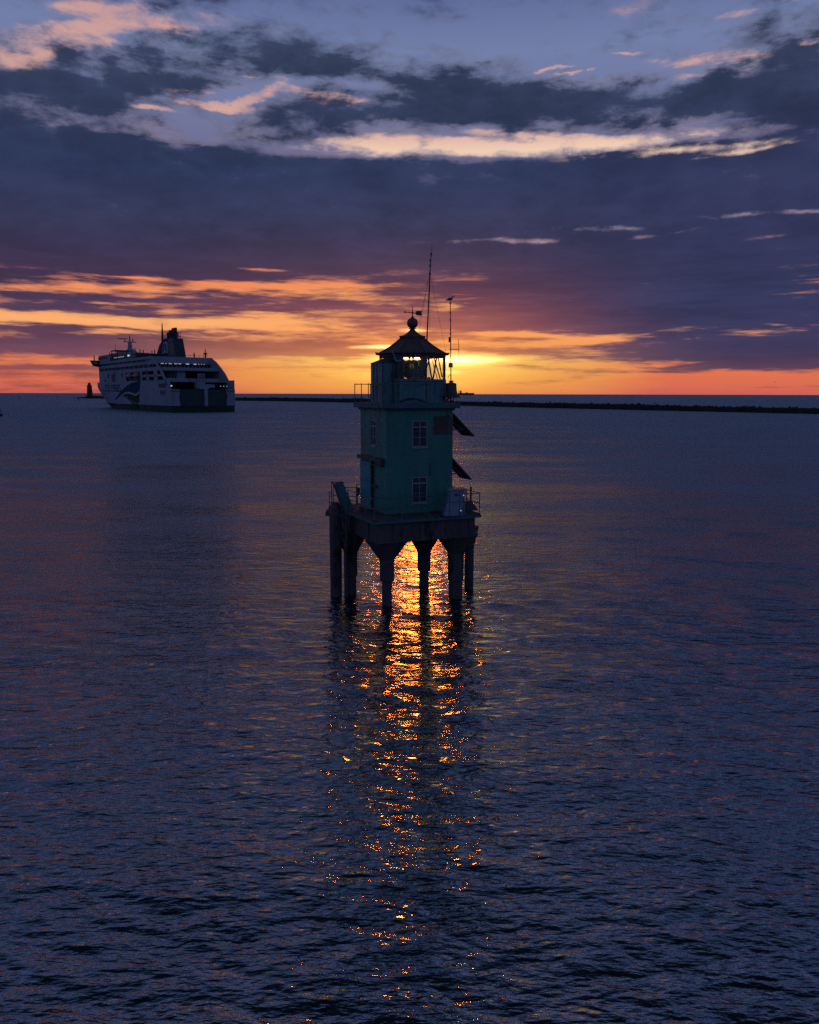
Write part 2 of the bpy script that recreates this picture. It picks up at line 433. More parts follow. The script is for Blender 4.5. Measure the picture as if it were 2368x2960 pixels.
# ------------------------------------------------------------------ water: one sheet to the horizon, real waves near the camera
def build_water():
    rs = [5.0]
    while rs[-1] < 90000.0:
        r = rs[-1]
        rs.append(r + min(max(0.00013 * r * r, 0.028), 0.035 * r))
    rs = np.array(rs)
    dense = np.linspace(-radians(36), radians(36), 900)
    rest = np.linspace(radians(36), radians(324), 140)[1:-1]
    th = np.concatenate([dense, rest])
    nr, nt = len(rs), len(th)
    R, T = np.meshgrid(rs, th, indexing='ij')
    X = (R * np.sin(T)).astype(np.float64); Y = (R * np.cos(T)).astype(np.float64)
    dr = np.gradient(rs)
    rngs = np.random.RandomState(11)
    spacing = np.maximum(dr, rs * (dense[1] - dense[0]))
    Z = np.zeros_like(X)
    near = rs < 900
    Xn, Yn = X[near], Y[near]; Zn = np.zeros_like(Xn); sp = spacing[near]
    amp_mod = None
    N = 110
    for i in range(N):
        lam = 6.5 * (0.25 / 6.5) ** ((i + rngs.rand()) / N)
        a = radians(-99 + rngs.randn() * (20 if lam > 1.0 else 26))
        k = 2 * pi / lam
        slope = WAVE_SLOPE * math.sqrt(2.0 / N) * (1.2 if lam < 2.0 else 0.7)
        A = slope / k
        fade = np.clip((lam / sp - 3.0) / 4.0, 0, 1)[:, None]
        if fade.max() <= 0: continue
        ph = k * (Xn * cos(a) + Yn * sin(a)) + rngs.rand() * 2 * pi
        w_ = np.exp(0.45 * (np.sin(ph) - 1.0))
        Zn += fade * A * 2.4 * w_
        dd = fade * A * 0.35 * w_ * np.cos(ph)
        Xn = Xn - dd * cos(a); Yn = Yn - dd * sin(a)
    Z[near] = Zn - Zn.mean()
    co = np.stack([X, Y, Z], -1).reshape(-1, 3)
    co = np.vstack([co, [[0, 0, 0]]])
    i = np.arange(nr - 1)[:, None] * nt; j = np.arange(nt)[None, :]; j2 = (j + 1) % nt
    quads = np.stack([i + j, i + nt + j, i + nt + j2, i + j2], -1).reshape(-1, 4)
    ctr = nr * nt
    tris = np.stack([np.full(nt, ctr), np.arange(nt), (np.arange(nt) + 1) % nt], -1)
    loops = np.concatenate([quads.ravel(), tris.ravel()]).astype(np.int32)
    starts = np.concatenate([np.arange(len(quads)) * 4, len(quads) * 4 + np.arange(len(tris)) * 3]).astype(np.int32)
    me = bpy.data.meshes.new("water")
    me.vertices.add(len(co)); me.vertices.foreach_set('co', co.astype(np.float32).ravel())
    me.loops.add(len(loops)); me.loops.foreach_set('vertex_index', loops)
    me.polygons.add(len(starts)); me.polygons.foreach_set('loop_start', starts)
    me.update(calc_edges=True)
    me.polygons.foreach_set('use_smooth', np.ones(len(starts), dtype=bool))
    fade = 1.0 - np.clip(np.log(rs / 25.0) / np.log(500.0 / 25.0), 0, 1)
    at = me.attributes.new('meshwave', 'FLOAT', 'POINT')
    at.data.foreach_set('value', np.concatenate([np.repeat(fade, nt), [1.0]]).astype(np.float32))
    o = bpy.data.objects.new("water", me); COL.objects.link(o)
    m = bpy.data.materials.new('sea_water'); m.use_nodes = True
    T_ = NT(m.node_tree); T_.n.clear()
    out = T_.node('ShaderNodeOutputMaterial'); df = T_.node('ShaderNodeBsdfDiffuse'); bs = T_.node('ShaderNodeBsdfGlossy'); fr = T_.node('ShaderNodeFresnel'); mx = T_.node('ShaderNodeMixShader')
    T_.l.new(fr.outputs[0], mx.inputs[0]); T_.l.new(df.outputs[0], mx.inputs[1]); T_.l.new(bs.outputs[0], mx.inputs[2]); T_.l.new(mx.outputs[0], out.inputs[0])
    df.inputs['Color'].default_value = (0.006, 0.014, 0.016, 1)      # silty harbour water
    bs.inputs['Color'].default_value = WATER_TINT
    fr.inputs[0].default_value = 1.34
    c = T_.node('ShaderNodeTexCoord').outputs['Object']
    fine = T_.noise(T_.mapping(c, rot=(0, 0, radians(7)), scale=(0.40, 1, 1)), 7.5, 3, 0.5, 0.1)
    def ridge(n):      # sharp little crests
        return T_.math('SUBTRACT', 1.0, T_.math('ABSOLUTE', T_.math('MULTIPLY_ADD', n, 2.0, -1.0)))
    mid = T_.noise(T_.mapping(c, rot=(0, 0, radians(-8)), scale=(0.50, 1, 1)), 2.0, 2.6, 0.5, 0.1)
    big = ridge(T_.noise(T_.mapping(c, rot=(0, 0, radians(5)), scale=(0.35, 1, 1)), 0.22, 6, 0.68, 0.3))
    gust = T_.mapr(T_.noise(T_.mapping(c, rot=(0, 0, radians(6)), scale=(0.3, 1, 1)), 0.022, 4, 0.6), 0.35, 0.65, 0.85, 1.12)
    mw = T_.node('ShaderNodeAttribute', attribute_name='meshwave')
    inv = T_.math('SUBTRACT', 1.0, mw.outputs['Fac'])
    streak = T_.mapr(T_.noise(T_.mapping(c, rot=(0, 0, radians(4)), scale=(0.4, 1, 1)), 0.06, 8, 0.72), 0.36, 0.64, 0.55, 1.25)
    T_.put(bs.inputs['Roughness'], T_.math('MULTIPLY', T_.math('MULTIPLY_ADD', inv, ROUGH_FAR - WATER_ROUGH, WATER_ROUGH), streak))
    h = T_.math('MULTIPLY', fine, T_.math('MULTIPLY', T_.math('MULTIPLY_ADD', inv, -0.75, 1.0), BUMP_F))
    h = T_.math('MULTIPLY_ADD', mid, T_.math('MULTIPLY_ADD', inv, BUMP_M, BUMP_M), h)
    h = T_.math('MULTIPLY_ADD', big, T_.math('MULTIPLY', inv, BUMP_B), h)
    h = T_.math('MULTIPLY', h, gust)
    bp = T_.node('ShaderNodeBump'); bp.inputs['Strength'].default_value = 1.0; bp.inputs['Distance'].default_value = 1.0
    T_.put(bp.inputs['Height'], h); T_.l.new(bp.outputs[0], bs.inputs['Normal']); T_.l.new(bp.outputs[0], df.inputs['Normal']); T_.l.new(bp.outputs[0], fr.inputs['Normal'])
    me.materials.append(m)
    tag(o, kind='structure')
    return o

WATER_TINT = (0.285, 0.355, 0.44, 1.0)
WAVE_SLOPE = 0.095
WATER_ROUGH = 0.055
ROUGH_FAR = 0.60
BUMP_F = 0.055
BUMP_M = 0.20
BUMP_B = 1.0
build_water()

# ------------------------------------------------------------------ materials
M_GREEN = material('green_paint', (0.022, 0.135, 0.108), 0.62, var=(0.036, 0.175, 0.145), scale=1.2, streak=True, bump=0.4, bscale=6, patch=(0.05, 0.045, 0.035), pscale=1.8, pamt=(0.62, 0.75), spec=0.3)
M_GREEN_D = material('dark_green_paint', (0.012, 0.07, 0.07), 0.6, var=(0.02, 0.10, 0.10), scale=2.0, streak=True, bump=0.3, patch=(0.05, 0.03, 0.025), pscale=2.4, pamt=(0.58, 0.68), spec=0.3)
M_LANT = material('weathered_lantern_paint', (0.04, 0.14, 0.16), 0.6, var=(0.09, 0.20, 0.24), scale=1.5, streak=True, bump=0.35, patch=(0.05, 0.03, 0.028), pscale=2.6, pamt=(0.55, 0.66), spec=0.3)
M_TEAL = material('teal_door_paint', (0.012, 0.21, 0.25), 0.6, var=(0.010, 0.17, 0.22), scale=1.4, bump=0.2, spec=0.3)
M_CONC = material('dark_wet_concrete', (0.055, 0.052, 0.056), 0.85, var=(0.09, 0.078, 0.078), scale=1.3, streak=True, bump=0.8, bscale=5, patch=(0.02, 0.022, 0.02), pscale=1.1, spec=0.2)
M_PILE = material('tidal_pile_concrete', (0.05, 0.05, 0.058), 0.8, var=(0.08, 0.072, 0.075), scale=1.6, streak=True, bump=1.0, bscale=7, patch=(0.012, 0.016, 0.012), pscale=1.4, spec=0.2)
M_SLAB = material('gallery_slab_paint', (0.03, 0.10, 0.11), 0.7, var=(0.04, 0.12, 0.13), scale=2, bump=0.5, spec=0.25)
M_WHITE = material('chipped_white_paint', (0.22, 0.25, 0.28), 0.5, var=(0.13, 0.15, 0.18), scale=8, bump=0.2)
M_GLASS = material('dark_window_glass', (0.01, 0.012, 0.018), 0.12, var=(0.03, 0.03, 0.04), scale=3)
M_RUST = material('rusty_sign_board', (0.06, 0.045, 0.05), 0.8, var=(0.10, 0.06, 0.055), scale=5, bump=0.6, patch=(0.03, 0.05, 0.05), pscale=6, spec=0.2)
M_STEEL = material('weathered_dark_steel', (0.03, 0.035, 0.04), 0.6, var=(0.06, 0.05, 0.045), scale=9, bump=0.3, spec=0.3)
M_RAIL = material('galvanised_rail', (0.07, 0.10, 0.13), 0.5, var=(0.05, 0.06, 0.07), scale=6, metal=0.0, spec=0.4)
M_ROOF = material('rusted_lantern_roof', (0.055, 0.04, 0.045), 0.6, var=(0.09, 0.06, 0.055), scale=3.0, streak=True, bump=0.5, patch=(0.12, 0.11, 0.13), pscale=4.0, pamt=(0.6, 0.7), spec=0.35)
M_PV = material('solar_cells', (0.006, 0.010, 0.014), 0.6, var=(0.010, 0.016, 0.02), scale=4, spec=0.2)
M_GREYBOX = material('pale_blue_grey_plastic', (0.16, 0.21, 0.30), 0.5, var=(0.13, 0.18, 0.26), scale=3, bump=0.15, spec=0.4)
M_BRONZE = material('tarnished_bell_bronze', (0.06, 0.045, 0.045), 0.55, var=(0.04, 0.05, 0.055), scale=4, streak=True, bump=0.3, metal=0.3)
M_LENS = material('lens_brass_and_glass', (0.02, 0.018, 0.02), 0.25, var=(0.04, 0.03, 0.03), scale=5, spec=0.5)
M_SUNFRINGE = material('sun_fringe_glow', (1, 0.8, 0.5), 0.4, emit=(1.0, 0.42, 0.14), estr=2.4)  # orange fringe of sunlight in the lens, put in as emission
M_SUNGLOW = material('sun_glow_core', (1, 0.9, 0.8), 0.4, emit=(1.0, 0.62, 0.30), estr=5.0)  # bright sunlight through the lens, put in as emission
M_GREENGLINT = material('green_lamp_glass', (0.0, 0.12, 0.05), 0.15, var=(0.0, 0.2, 0.08), scale=20, emit=(0.0, 0.9, 0.3), estr=0.10)
M_REDGLINT = material('red_lamp_glass', (0.4, 0.05, 0.03), 0.3, emit=(1.0, 0.25, 0.18), estr=0.9)
M_WHITELAMP = material('small_white_lamp', (0.8, 0.85, 0.9), 0.3, emit=(0.85, 0.92, 1.0), estr=0.4)

def glass_pane(name):
    m = bpy.data.materials.new(name); m.use_nodes = True
    T = NT(m.node_tree); T.n.clear()
    out = T.node('ShaderNodeOutputMaterial')
    tr = T.node('ShaderNodeBsdfTransparent'); tr.inputs[0].default_value = (0.93, 0.90, 0.86, 1)
    gl = T.node('ShaderNodeBsdfGlossy'); gl.inputs['Roughness'].default_value = 0.05
    fr = T.node('ShaderNodeFresnel'); fr.inputs[0].default_value = 1.45
    mx = T.node('ShaderNodeMixShader')
    c = T.node('ShaderNodeTexCoord').outputs['Object']
    dirt = T.mapr(T.noise(c, 5, 4, 0.6), 0.55, 0.8, 0.0, 0.25)
    T.put(mx.inputs[0], T.math('MULTIPLY', fr.outputs[0], 0.6)); T.l.new(tr.outputs[0], mx.inputs[1]); T.l.new(gl.outputs[0], mx.inputs[2])
    df = T.node('ShaderNodeBsdfDiffuse'); df.inputs[0].default_value = (0.12, 0.09, 0.08, 1)
    mx2 = T.node('ShaderNodeMixShader'); T.put(mx2.inputs[0], dirt); T.l.new(mx.outputs[0], mx2.inputs[1]); T.l.new(df.outputs[0], mx2.inputs[2])
    T.l.new(mx2.outputs[0], out.inputs[0])
    return m
M_PANE = glass_pane('salty_lantern_glass')

# ------------------------------------------------------------------ the lighthouse on its piles
TH = radians(23.7)
LX, LY = -0.22, 42.0
U = Vector((cos(TH), sin(TH), 0)); V = Vector((-sin(TH), cos(TH), 0))
def loc(w):
    d = Vector((w[0] - LX, w[1] - LY, 0))
    return Vector((d.dot(U), d.dot(V), w[2]))
def PL(px, py, Y):
    return loc(P(px, py, Y))

LH = empty('lighthouse', (LX, LY, 0), TH)
tag(LH, 'dark green square lighthouse with a glazed lantern, standing on concrete piles in the water', 'lighthouse')
DZ = 4.80            # deck
S = 1.88             # half side of the tower
GZ = 10.54

# walls with recessed window openings: built from bands around each opening
def wall_band(mb, face, a0, a1, z0, z1, t=0.18):
    if face == 'front': mb.box((a0, -S, z0), (a1, -S + t, z1))
    if face == 'left': mb.box((-S, a0, z0), (-S + t, a1, z1))
mb = MB()
fw = [(-0.45, 0.45, 8.27, 9.66), (-0.45, 0.45, 5.36, 6.75)]
wall_band(mb, 'front', -S, -0.45, DZ, 10.3); wall_band(mb, 'front', 0.45, S, DZ, 10.3)
for z0, z1 in ((DZ, 5.36), (6.75, 8.27), (9.66, 10.3)): wall_band(mb, 'front', -0.45, 0.45, z0, z1)
e = 0.18
wall_band(mb, 'left', -S + e, -0.42, DZ, 10.3); wall_band(mb, 'left', 0.42, S - e, DZ, 10.3)
for z0, z1 in ((DZ, 8.27), (9.66, 10.3)): wall_band(mb, 'left', -0.42, 0.42, z0, z1)
mb.box((-S, S - e, DZ), (S, S, 10.3)); mb.box((S - e, -S + e, DZ), (S, S - e, 10.3))
wall = mb.build('wall', M_GREEN, LH)
MB().box((-S - 0.03, -S - 0.03, DZ + 0.002), (S + 0.03, S + 0.03, DZ + 0.09)).build('plinth', M_CONC, LH, bevel=0.01)

def window(face, c, z0, z1, w, broken=False):
    h = w / 2
    fr = MB(); gl = MB()
    def bx(m, a0, a1, b0, b1, d0, d1):
        if face == 'front': m.box((c + a0, -S + d0, b0), (c + a1, -S + d1, b1))
        else: m.box((-S + d0, c + a0, b0), (-S + d1, c + a1, b1))
    zt = z0 + (z1 - z0) * 0.72
    for a0, a1 in ((-h, -h + .075), (h - .075, h)): bx(fr, a0, a1, z0, z1, 0.02, 0.09)
    bx(fr, -h + .075, h - .075, z0, z0 + .07, 0.02, 0.09); bx(fr, -h + .075, h - .075, z1 - .07, z1, 0.02, 0.09)
    bx(fr, -h + .075, h - .075, zt, zt + .075, 0.015, 0.09)
    o = fr.build('window', M_WHITE, LH, bevel=0.006)
    g2 = MB(); bx(g2, -.02, .02, z0 + .07, zt, 0.03, 0.08); bx(g2, -.02, .02, zt + .075, z1 - .07, 0.03, 0.08)
    bx(g2, -h + .075, -.02, (z0 + zt) / 2, (z0 + zt) / 2 + .022, 0.034, 0.076); bx(g2, .02, h - .075, (z0 + zt) / 2, (z0 + zt) / 2 + .022, 0.034, 0.076)
    g2.build('glazing_bar', M_WHITE, o)
    bx(gl, -h + .01, h - .01, z0 + .01, z1 - .01, 0.055, 0.066)
    gl.build('pane', M_GLASS, o)
    sl = MB(); bx(sl, -h - .05, h + .05, z0 - .06, z0, -0.06, 0.02); sl.build('sill', M_WHITE, o, bevel=0.008)
window('front', 0.0, 8.27, 9.66, 0.90)
window('front', 0.0, 5.36, 6.75, 0.90)
window('left', 0.0, 8.27, 9.66, 0.84)
MB().box((0.78, -S - 0.035, 8.92), (1.64, -S - 0.003, 9.86)).build('wall_panel', M_RUST, LH, bevel=0.006)
for x, z in ((-1.35, 9.1), (-0.95, 9.7), (1.22, 6.3), (-1.1, 7.9)):
    pass
m = MB(); m.box((0.56, -S - 0.04, 6.78), (0.60, -S - 0.002, 7.45)); m.build('conduit', M_STEEL, LH)
m = MB(); m.tube([(1.55, -S - 0.05, 10.25), (1.55, -S - 0.05, 9.95), (1.80, -S - 0.05, 9.75), (1.80, -S - 0.05, 8.9)], 0.03); m.build('down_pipe', M_RAIL, LH)

# sliding door on the left face with its rail and post
m = MB(); m.box((-S - 0.10, 0.02, DZ + 0.02), (-S - 0.04, 1.74, 7.42)); door = m.build('door', M_TEAL, LH, bevel=0.01)
m = MB(); m.box((-S - 0.115, 0.05, 6.35), (-S - 0.10, 1.72, 6.41)); m.build('door_seam', M_RAIL, door)
m = MB(); m.box((-S - 0.16, -0.10, DZ + 0.02), (-S - 0.03, 0.015, 7.5)); m.build('door_post', M_STEEL, LH, bevel=0.01)
m = MB(); m.box((-S - 0.24, -1.62, 7.50), (-S - 0.002, 1.86, 7.72)); m.box((-S - 0.22, -1.62, 7.30), (-S - 0.002, -1.54, 7.50)); m.box((-S - 0.16, -1.54, 7.30), (-S - 0.02, -0.1, 7.36))
m.build('door_rail', M_STEEL, LH, bevel=0.01)
m = MB(); m.box((-S - 0.14, -0.66, 6.12), (-S - 0.002, -0.12, 6.24)); m.build('door_bracket', M_STEEL, LH, bevel=0.01)
m = MB(); m.tube([(-S - 0.3, 1.5, 5.9), (-S - 0.3, 1.5, 5.55), (-S - 0.3, 1.65, 5.5)], 0.09, 10); m.build('wall_lamp', M_STEEL, LH, smooth=True)

# gallery slab
g = 0.30
m = MB(); m.box((-S - g, -S - g, 10.27), (S + g, S + g, GZ)); m.build('gallery_slab', M_SLAB, LH, bevel=0.02)
m = MB(); m.box((-S - 0.10, -S - 0.10, 10.16), (S + 0.10, S + 0.10, 10.27)); m.build('cornice', M_GREEN_D, LH, bevel=0.02)

# lantern
LC = loc((LX + 0.35, LY, 0)); LCx, LCy = LC.x, LC.y
ph0 = -pi / 2 - TH + radians(22.5)          # flat bay faces the camera
def oct_pt(R, k, z): a = ph0 + k * pi / 4; return (LCx + R * cos(a), LCy + R * sin(a), z)
RV = 1.84
m = MB(); m.lathe([(RV + 0.02, GZ), (RV + 0.02, 11.62), (RV + 0.08, 11.64), (RV + 0.08, 11.74), (RV - 0.10, 11.76)], (LCx, LCy), 8, ph0)
lant = m.build('lantern_base', M_LANT, LH, bevel=0.008)
m = MB()
for k in range(8):
    a = Vector(oct_pt(RV + 0.045, k, GZ + 0.02)); b = Vector(oct_pt(RV + 0.045, k, 11.62)); m.tube([a, b], 0.035, 6)
m.each('corner_strip', M_STEEL, lant)
# panel seams and the arched foot of the front bay
m = MB(); fa = -pi / 2 - TH; ap = (RV + 0.02) * cos(pi / 8)
tx, ty = -sin(fa), cos(fa)
arch = [(x, GZ + 0.02 + 0.20 * cos(x / 0.72 * pi / 2)) for x in np.linspace(-0.72, 0.72, 13)]
pts = [(LCx + (ap + 0.03) * cos(fa) + tx * x, LCy + (ap + 0.03) * sin(fa) + ty * x, z) for x, z in arch]
m.tube(pts, 0.05, 6); m.build('arched_moulding', M_STEEL, lant)
# glazing posts and slanted astragals
m = MB()
for k in range(8):
    m.bar(oct_pt(RV - 0.02, k, 11.74), oct_pt(RV - 0.02, k, 13.0), 0.085 if k in (0, 1, 7) else 0.07)
m.lathe([(RV + 0.0, 12.90), (RV + 0.03, 12.94), (RV + 0.03, 13.02), (RV - 0.12, 13.02), (RV - 0.12, 12.90), (RV, 12.90)], (LCx, LCy), 8, ph0, caps=False)
frame = m.build('lantern_frame', M_ROOF, LH)
m = MB()
def lerp(a, b, t): return Vector(a) + (Vector(b) - Vector(a)) * t
for k in range(8):
    A = [oct_pt(RV - 0.03, k, z) for z in (11.76, 12.92)]; B = [oct_pt(RV - 0.03, k + 1, z) for z in (11.76, 12.92)]
    if k == 7:   # camera bay: one thin bar
        m.bar(lerp(A[0], B[0], .12), lerp(A[1], B[1], .42), 0.022); continue
    if k in (0, 3, 4): continue
    m.bar(lerp(A[0], B[0], .30), lerp(A[1], B[1], .62), 0.03)
m.each('astragal', M_ROOF, frame)
for (xa_, ya_, xb_, yb_, Y_) in ((1234, 1030, 1224.5, 1084, 40.55), (1243, 1030, 1226, 1092, 40.6), (1237, 1030, 1248.5, 1096, 40.7), (1253, 1029, 1273, 1096, 40.95), (1263, 1029, 1252, 1096, 40.9), (1266, 1029, 1278, 1090, 41.1)):
    MB().bar(PL(xa_, ya_, Y_), PL(xb_, yb_, Y_), 0.062).build('astragal', M_ROOF, frame)
m = MB(); m.lathe([(RV - 0.05, 11.76), (RV - 0.05, 12.90)], (LCx, LCy), 8, ph0, caps=False); m.build('lantern_glazing', M_PANE, LH, fix=False)

# roof: eight facets with a bell-cast eave, ribs, vents, ball and vane
def zc_(py): return P(1191, py, LY).z
prof = [(2.06, zc_(1023)), (1.93, zc_(1026)), (1.80, zc_(1022)), (1.55, zc_(1015)), (1.22, zc_(1004)), (0.92, zc_(992)), (0.66, zc_(980)), (0.50, zc_(973))]
m = MB(); m.lathe(prof + [(0.46, zc_(974))], (LCx, LCy), 8, ph0, caps=False); m.lathe([(1.93, zc_(1027)), (0.3, zc_(1024))], (LCx, LCy), 8, ph0, caps=False)
roof = m.build('lantern_roof', M_ROOF, LH)
m = MB()
for k in range(8):
    m.tube([oct_pt(r + 0.015, k, z + 0.02) for r, z in prof], 0.032, 6)
for k in range(8):
    m.bar(oct_pt(2.06, k, prof[0][1] - .01), oct_pt(2.06, k + 1, prof[0][1] - .01), 0.05, 0.06)
m.build('roof_rib', M_ROOF, roof)
m = MB()
for k in (7, 0, 6, 1, 2, 3, 4, 5):
    a = ph0 + (k + .5) * pi / 4
    c = Vector((LCx + 0.52 * cos(a), LCy + 0.52 * sin(a), zc_(976)))
    m.tube([c + Vector((cos(a), sin(a), -0.5)) * -0.10, c + Vector((cos(a), sin(a), -0.3)) * 0.14], [0.09, 0.13], 8)
m.each('roof_vent', M_ROOF, roof, smooth=True)
pr2 = [(0.60, zc_(976)), (0.50, zc_(970)), (0.36, zc_(965)), (0.22, zc_(959)), (0.14, zc_(954)), (0.12, zc_(951)), (0.20, zc_(950)), (0.20, zc_(948.5)), (0.12, zc_(948)),
       (0.20, zc_(946)), (0.27, zc_(941)), (0.295, zc_(934)), (0.27, zc_(927)), (0.20, zc_(922)), (0.11, zc_(920)), (0.10, zc_(918)), (0.05, zc_(916)), (0.03, zc_(912))]
m = MB(); m.lathe(pr2, (LCx, LCy), 20); m.build('ball_finial', M_ROOF, roof, smooth=True)
zv = zc_(904)
Lx, Ly = cos(-TH), sin(-TH)     # world X in local axes
def vp(dx, z): return (LCx + dx * Lx, LCy + dx * Ly, z)
m = MB(); m.tube([vp(0, zc_(918)), vp(0, zc_(884))], [0.03, 0.014], 8); m.tube([vp(-0.38, zv + .03), vp(0.16, zv - .02)], 0.018, 6)
m.lathe([(0.01, zv - .075), (0.07, zv), (0.01, zv + .075)], (LCx, LCy), 8)
vane = m.build('weather_vane', M_STEEL, roof)
m = MB(); nrm = Vector((-Ly, Lx, 0))
def plate(poly, t=0.02):
    vs = [Vector(vp(x, z)) + nrm * t for x, z in poly] + [Vector(vp(x, z)) - nrm * t for x, z in poly]; n = len(poly)
    m.add(vs, [tuple(range(n)), tuple(range(2 * n - 1, n - 1, -1))] + [(i, (i + 1) % n, n + (i + 1) % n, n + i) for i in range(n)])
plate([(0.14, zv - .02), (0.22, zv + .10), (0.51, zv + .09), (0.47, zv - .02), (0.51, zv - .15), (0.22, zv - .13)])
plate([(-0.46, zv + .035), (-0.39, zv + .09), (-0.33, zv + .035), (-0.39, zv - .03)])
m.each('vane_arrow', M_STEEL, vane)

# the side housing against the lantern
hz0, hz1 = GZ, 12.58
hb = [(-1.75, -1.09), (-0.55, -1.09), (-0.55, 0.62), (-1.75, 0.62)]
m = MB(); m.prism(hb, hz0, hz1); house = m.build('side_housing', M_LANT, LH, bevel=0.01)
m = MB()
m.add([(-1.80, -1.14, hz1), (-0.5, -1.14, hz1), (-0.5, 0.67, hz1), (-1.80, 0.67, hz1), (-0.9, -0.55, hz1 + .36), (-0.5, -0.55, hz1 + .40), (-0.5, 0.3, hz1 + .40), (-0.9, 0.3, hz1 + .36)],
      [(0, 3, 2, 1), (0, 1, 5, 4), (1, 2, 6, 5), (2, 3, 7, 6), (3, 0, 4, 7), (4, 5, 6, 7)])
m.build('housing_roof', M_ROOF, LH)
m = MB()
for (x0, y0, x1, y1) in ((-1.2, -1.1, -1.2, -1.1), (-1.76, -0.3, -1.76, -0.3), (-0.8, -1.1, -0.8, -1.1), (-1.76, 0.2, -1.76, 0.2)):
    m.tube([(x0, y0, hz0), (x0, y0, hz1)], 0.018, 6)
m.tube([(-1.76, -1.1, hz0), (-1.76, -1.1, hz1)], 0.03, 6)
m.each('housing_seam', M_STEEL, house)
# pale bent bracket beside the glazing
m = MB(); m.bar(PL(1134, 1014, 40.3), PL(1146, 1043, 40.3), 0.11, 0.07); m.bar(PL(1143, 1043.5, 40.3), PL(1162, 1042, 40.3), 0.08, 0.08); m.build('bent_bracket', M_GREYBOX, LH)
m = MB(); m.bar(PL(1132, 1094.5, 40.2), PL(1153, 1094.5, 40.2), 0.03, 0.05); m.bar(PL(1161, 1040, 40.35), PL(1161, 1098, 40.35), 0.05, 0.08); m.each('glazing_post', M_STEEL, LH)

# lens inside the lantern
sa = PL(1158, 1060, 41.9); sb_ = PL(1226, 1060, 41.9)
m = MB(); m.bar((sa.x, sa.y, 12.32), (sb_.x, sb_.y, 12.32), 0.04, 1.24); m.build('blanking_screen', M_LENS, LH)
m = MB(); m.lathe([(0.50, 11.5), (0.52, 11.85), (0.48, 12.0), (0.45, 12.25), (0.40, 12.5), (0.33, 12.66), (0.12, 12.72)], (LCx - 0.02, LCy), 20)
lens = m.build('lens', M_LENS, LH, smooth=True)
m = MB()
for i in range(9):
    z = 11.90 + i * 0.078; r = 0.515 - i * 0.018; m.lathe([(r - .02, z), (r + .018, z + .02), (r - .02, z + .05)], (LCx - 0.02, LCy), 20, caps=False)
m.build('prism_ring', M_LENS, lens, smooth=True)
m = MB(); m.lathe([(0.62, 11.5), (0.62, 11.78), (0.56, 11.80)], (LCx, LCy), 16); m.build('pedestal', M_STEEL, LH)
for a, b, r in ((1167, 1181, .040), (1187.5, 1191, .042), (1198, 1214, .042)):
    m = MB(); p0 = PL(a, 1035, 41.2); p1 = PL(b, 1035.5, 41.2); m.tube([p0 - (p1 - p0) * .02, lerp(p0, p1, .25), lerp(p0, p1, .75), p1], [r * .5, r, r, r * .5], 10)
    lp = m.build('lamp', M_SUNGLOW, LH, smooth=True)  # no lamp: added glowing piece in place of sunlight through the lens
    m = MB(); m.tube([p0 - Vector((.05, 0, .05)), lerp(p0, p1, .5) - Vector((0, 0, .065)), p1 + Vector((.05, 0, -.05))], [.02, .05, .02], 8); m.build('sun_fringe', M_SUNFRINGE, lp, smooth=True)  # added glowing strip for the orange edge of that sunlight
m = MB()
for x, y0, y1 in ((1167, 1038, 1042), (1210.5, 1040, 1058), (1187, 1058, 1065), (1195, 1058, 1065)):
    m.tube([PL(x, y0, 41.15), PL(x, y1, 41.15)], 0.025, 6)
m.each('green_lamp_glass', M_GREENGLINT, LH)
m = MB(); m.tube([PL(1168.5, 1092, 40.8), PL(1175.5, 1094, 40.8)], 0.022, 6); m.build('red_indicator', M_REDGLINT, LH)
m = MB()
for x, y in ((1217, 1086), (1232, 1091), (1240, 1090)):
    m.tube([PL(x, y, 41.0), PL(x + 1, 1101, 41.0)], [0.06, 0.11], 8)
m.each('lantern_fitting', M_STEEL, LH)

# deck and the concrete block on haunches
m = MB(); m.box((-3.02, -3.02, 4.62), (3.02, 3.02, DZ)); deck = m.build('deck', M_CONC, LH, bevel=0.03)
m = MB(); m.box((-3.04, -3.06, 4.58), (3.04, -3.022, 4.72)); m.box((-3.06, -3.02, 4.58), (-3.022, 3.02, 4.72)); m.build('deck_fascia', M_SLAB, LH, bevel=0.01)
BZ = 3.52
m = MB(); m.box((-2.80, -2.80, BZ), (2.80, 2.80, 4.618)); m.build('cap_beam', M_CONC, LH, bevel=0.03)
m = MB()
for x in (-1.9, -0.4, 1.1, 2.4): m.box((x, -2.86, 3.7), (x + .12, -2.802, 4.5))
for y in (-1.8, 0.2, 1.9): m.box((-2.86, y, 3.7), (-2.802, y + .12, 4.5))
m.each('beam_rib', M_CONC, LH, bevel=0.01)

def pile(px, D, w, jacket_z, low_w, haunch=1.0, name='pile', top=BZ, hz=2.30):
    p = loc(P(px, 1600, D)); cx, cy = p.x, p.y
    pr = [(low_w / 2, -3.0), (low_w / 2, jacket_z), (low_w / 2 + .01, jacket_z + .02), (w / 2, jacket_z + .04), (w / 2, hz + .15)]
    r8 = 1 / cos(pi / 8)
    m = MB(); m.lathe([(r * r8, z) for r, z in pr], (cx, cy), 8, pi / 8 - TH)
    o = m.build(name, M_PILE, LH, bevel=0.02)
    if haunch:
        m = MB(); m.lathe([(w / 2 * r8 + .015, hz), (w / 2 * r8 + .02, hz + .18), (haunch * r8, top + .04), (haunch * r8 * .98, top + .06)], (cx, cy), 8, pi / 8 - TH)
        m.build('haunch', M_CONC, o, bevel=0.02)
    return o
pile(1119, 39.75, 0.74, 1.30, 0.52, 1.12)
pile(1015, 42.2, 0.68, 1.0, 0.55, 1.0, hz=2.2)
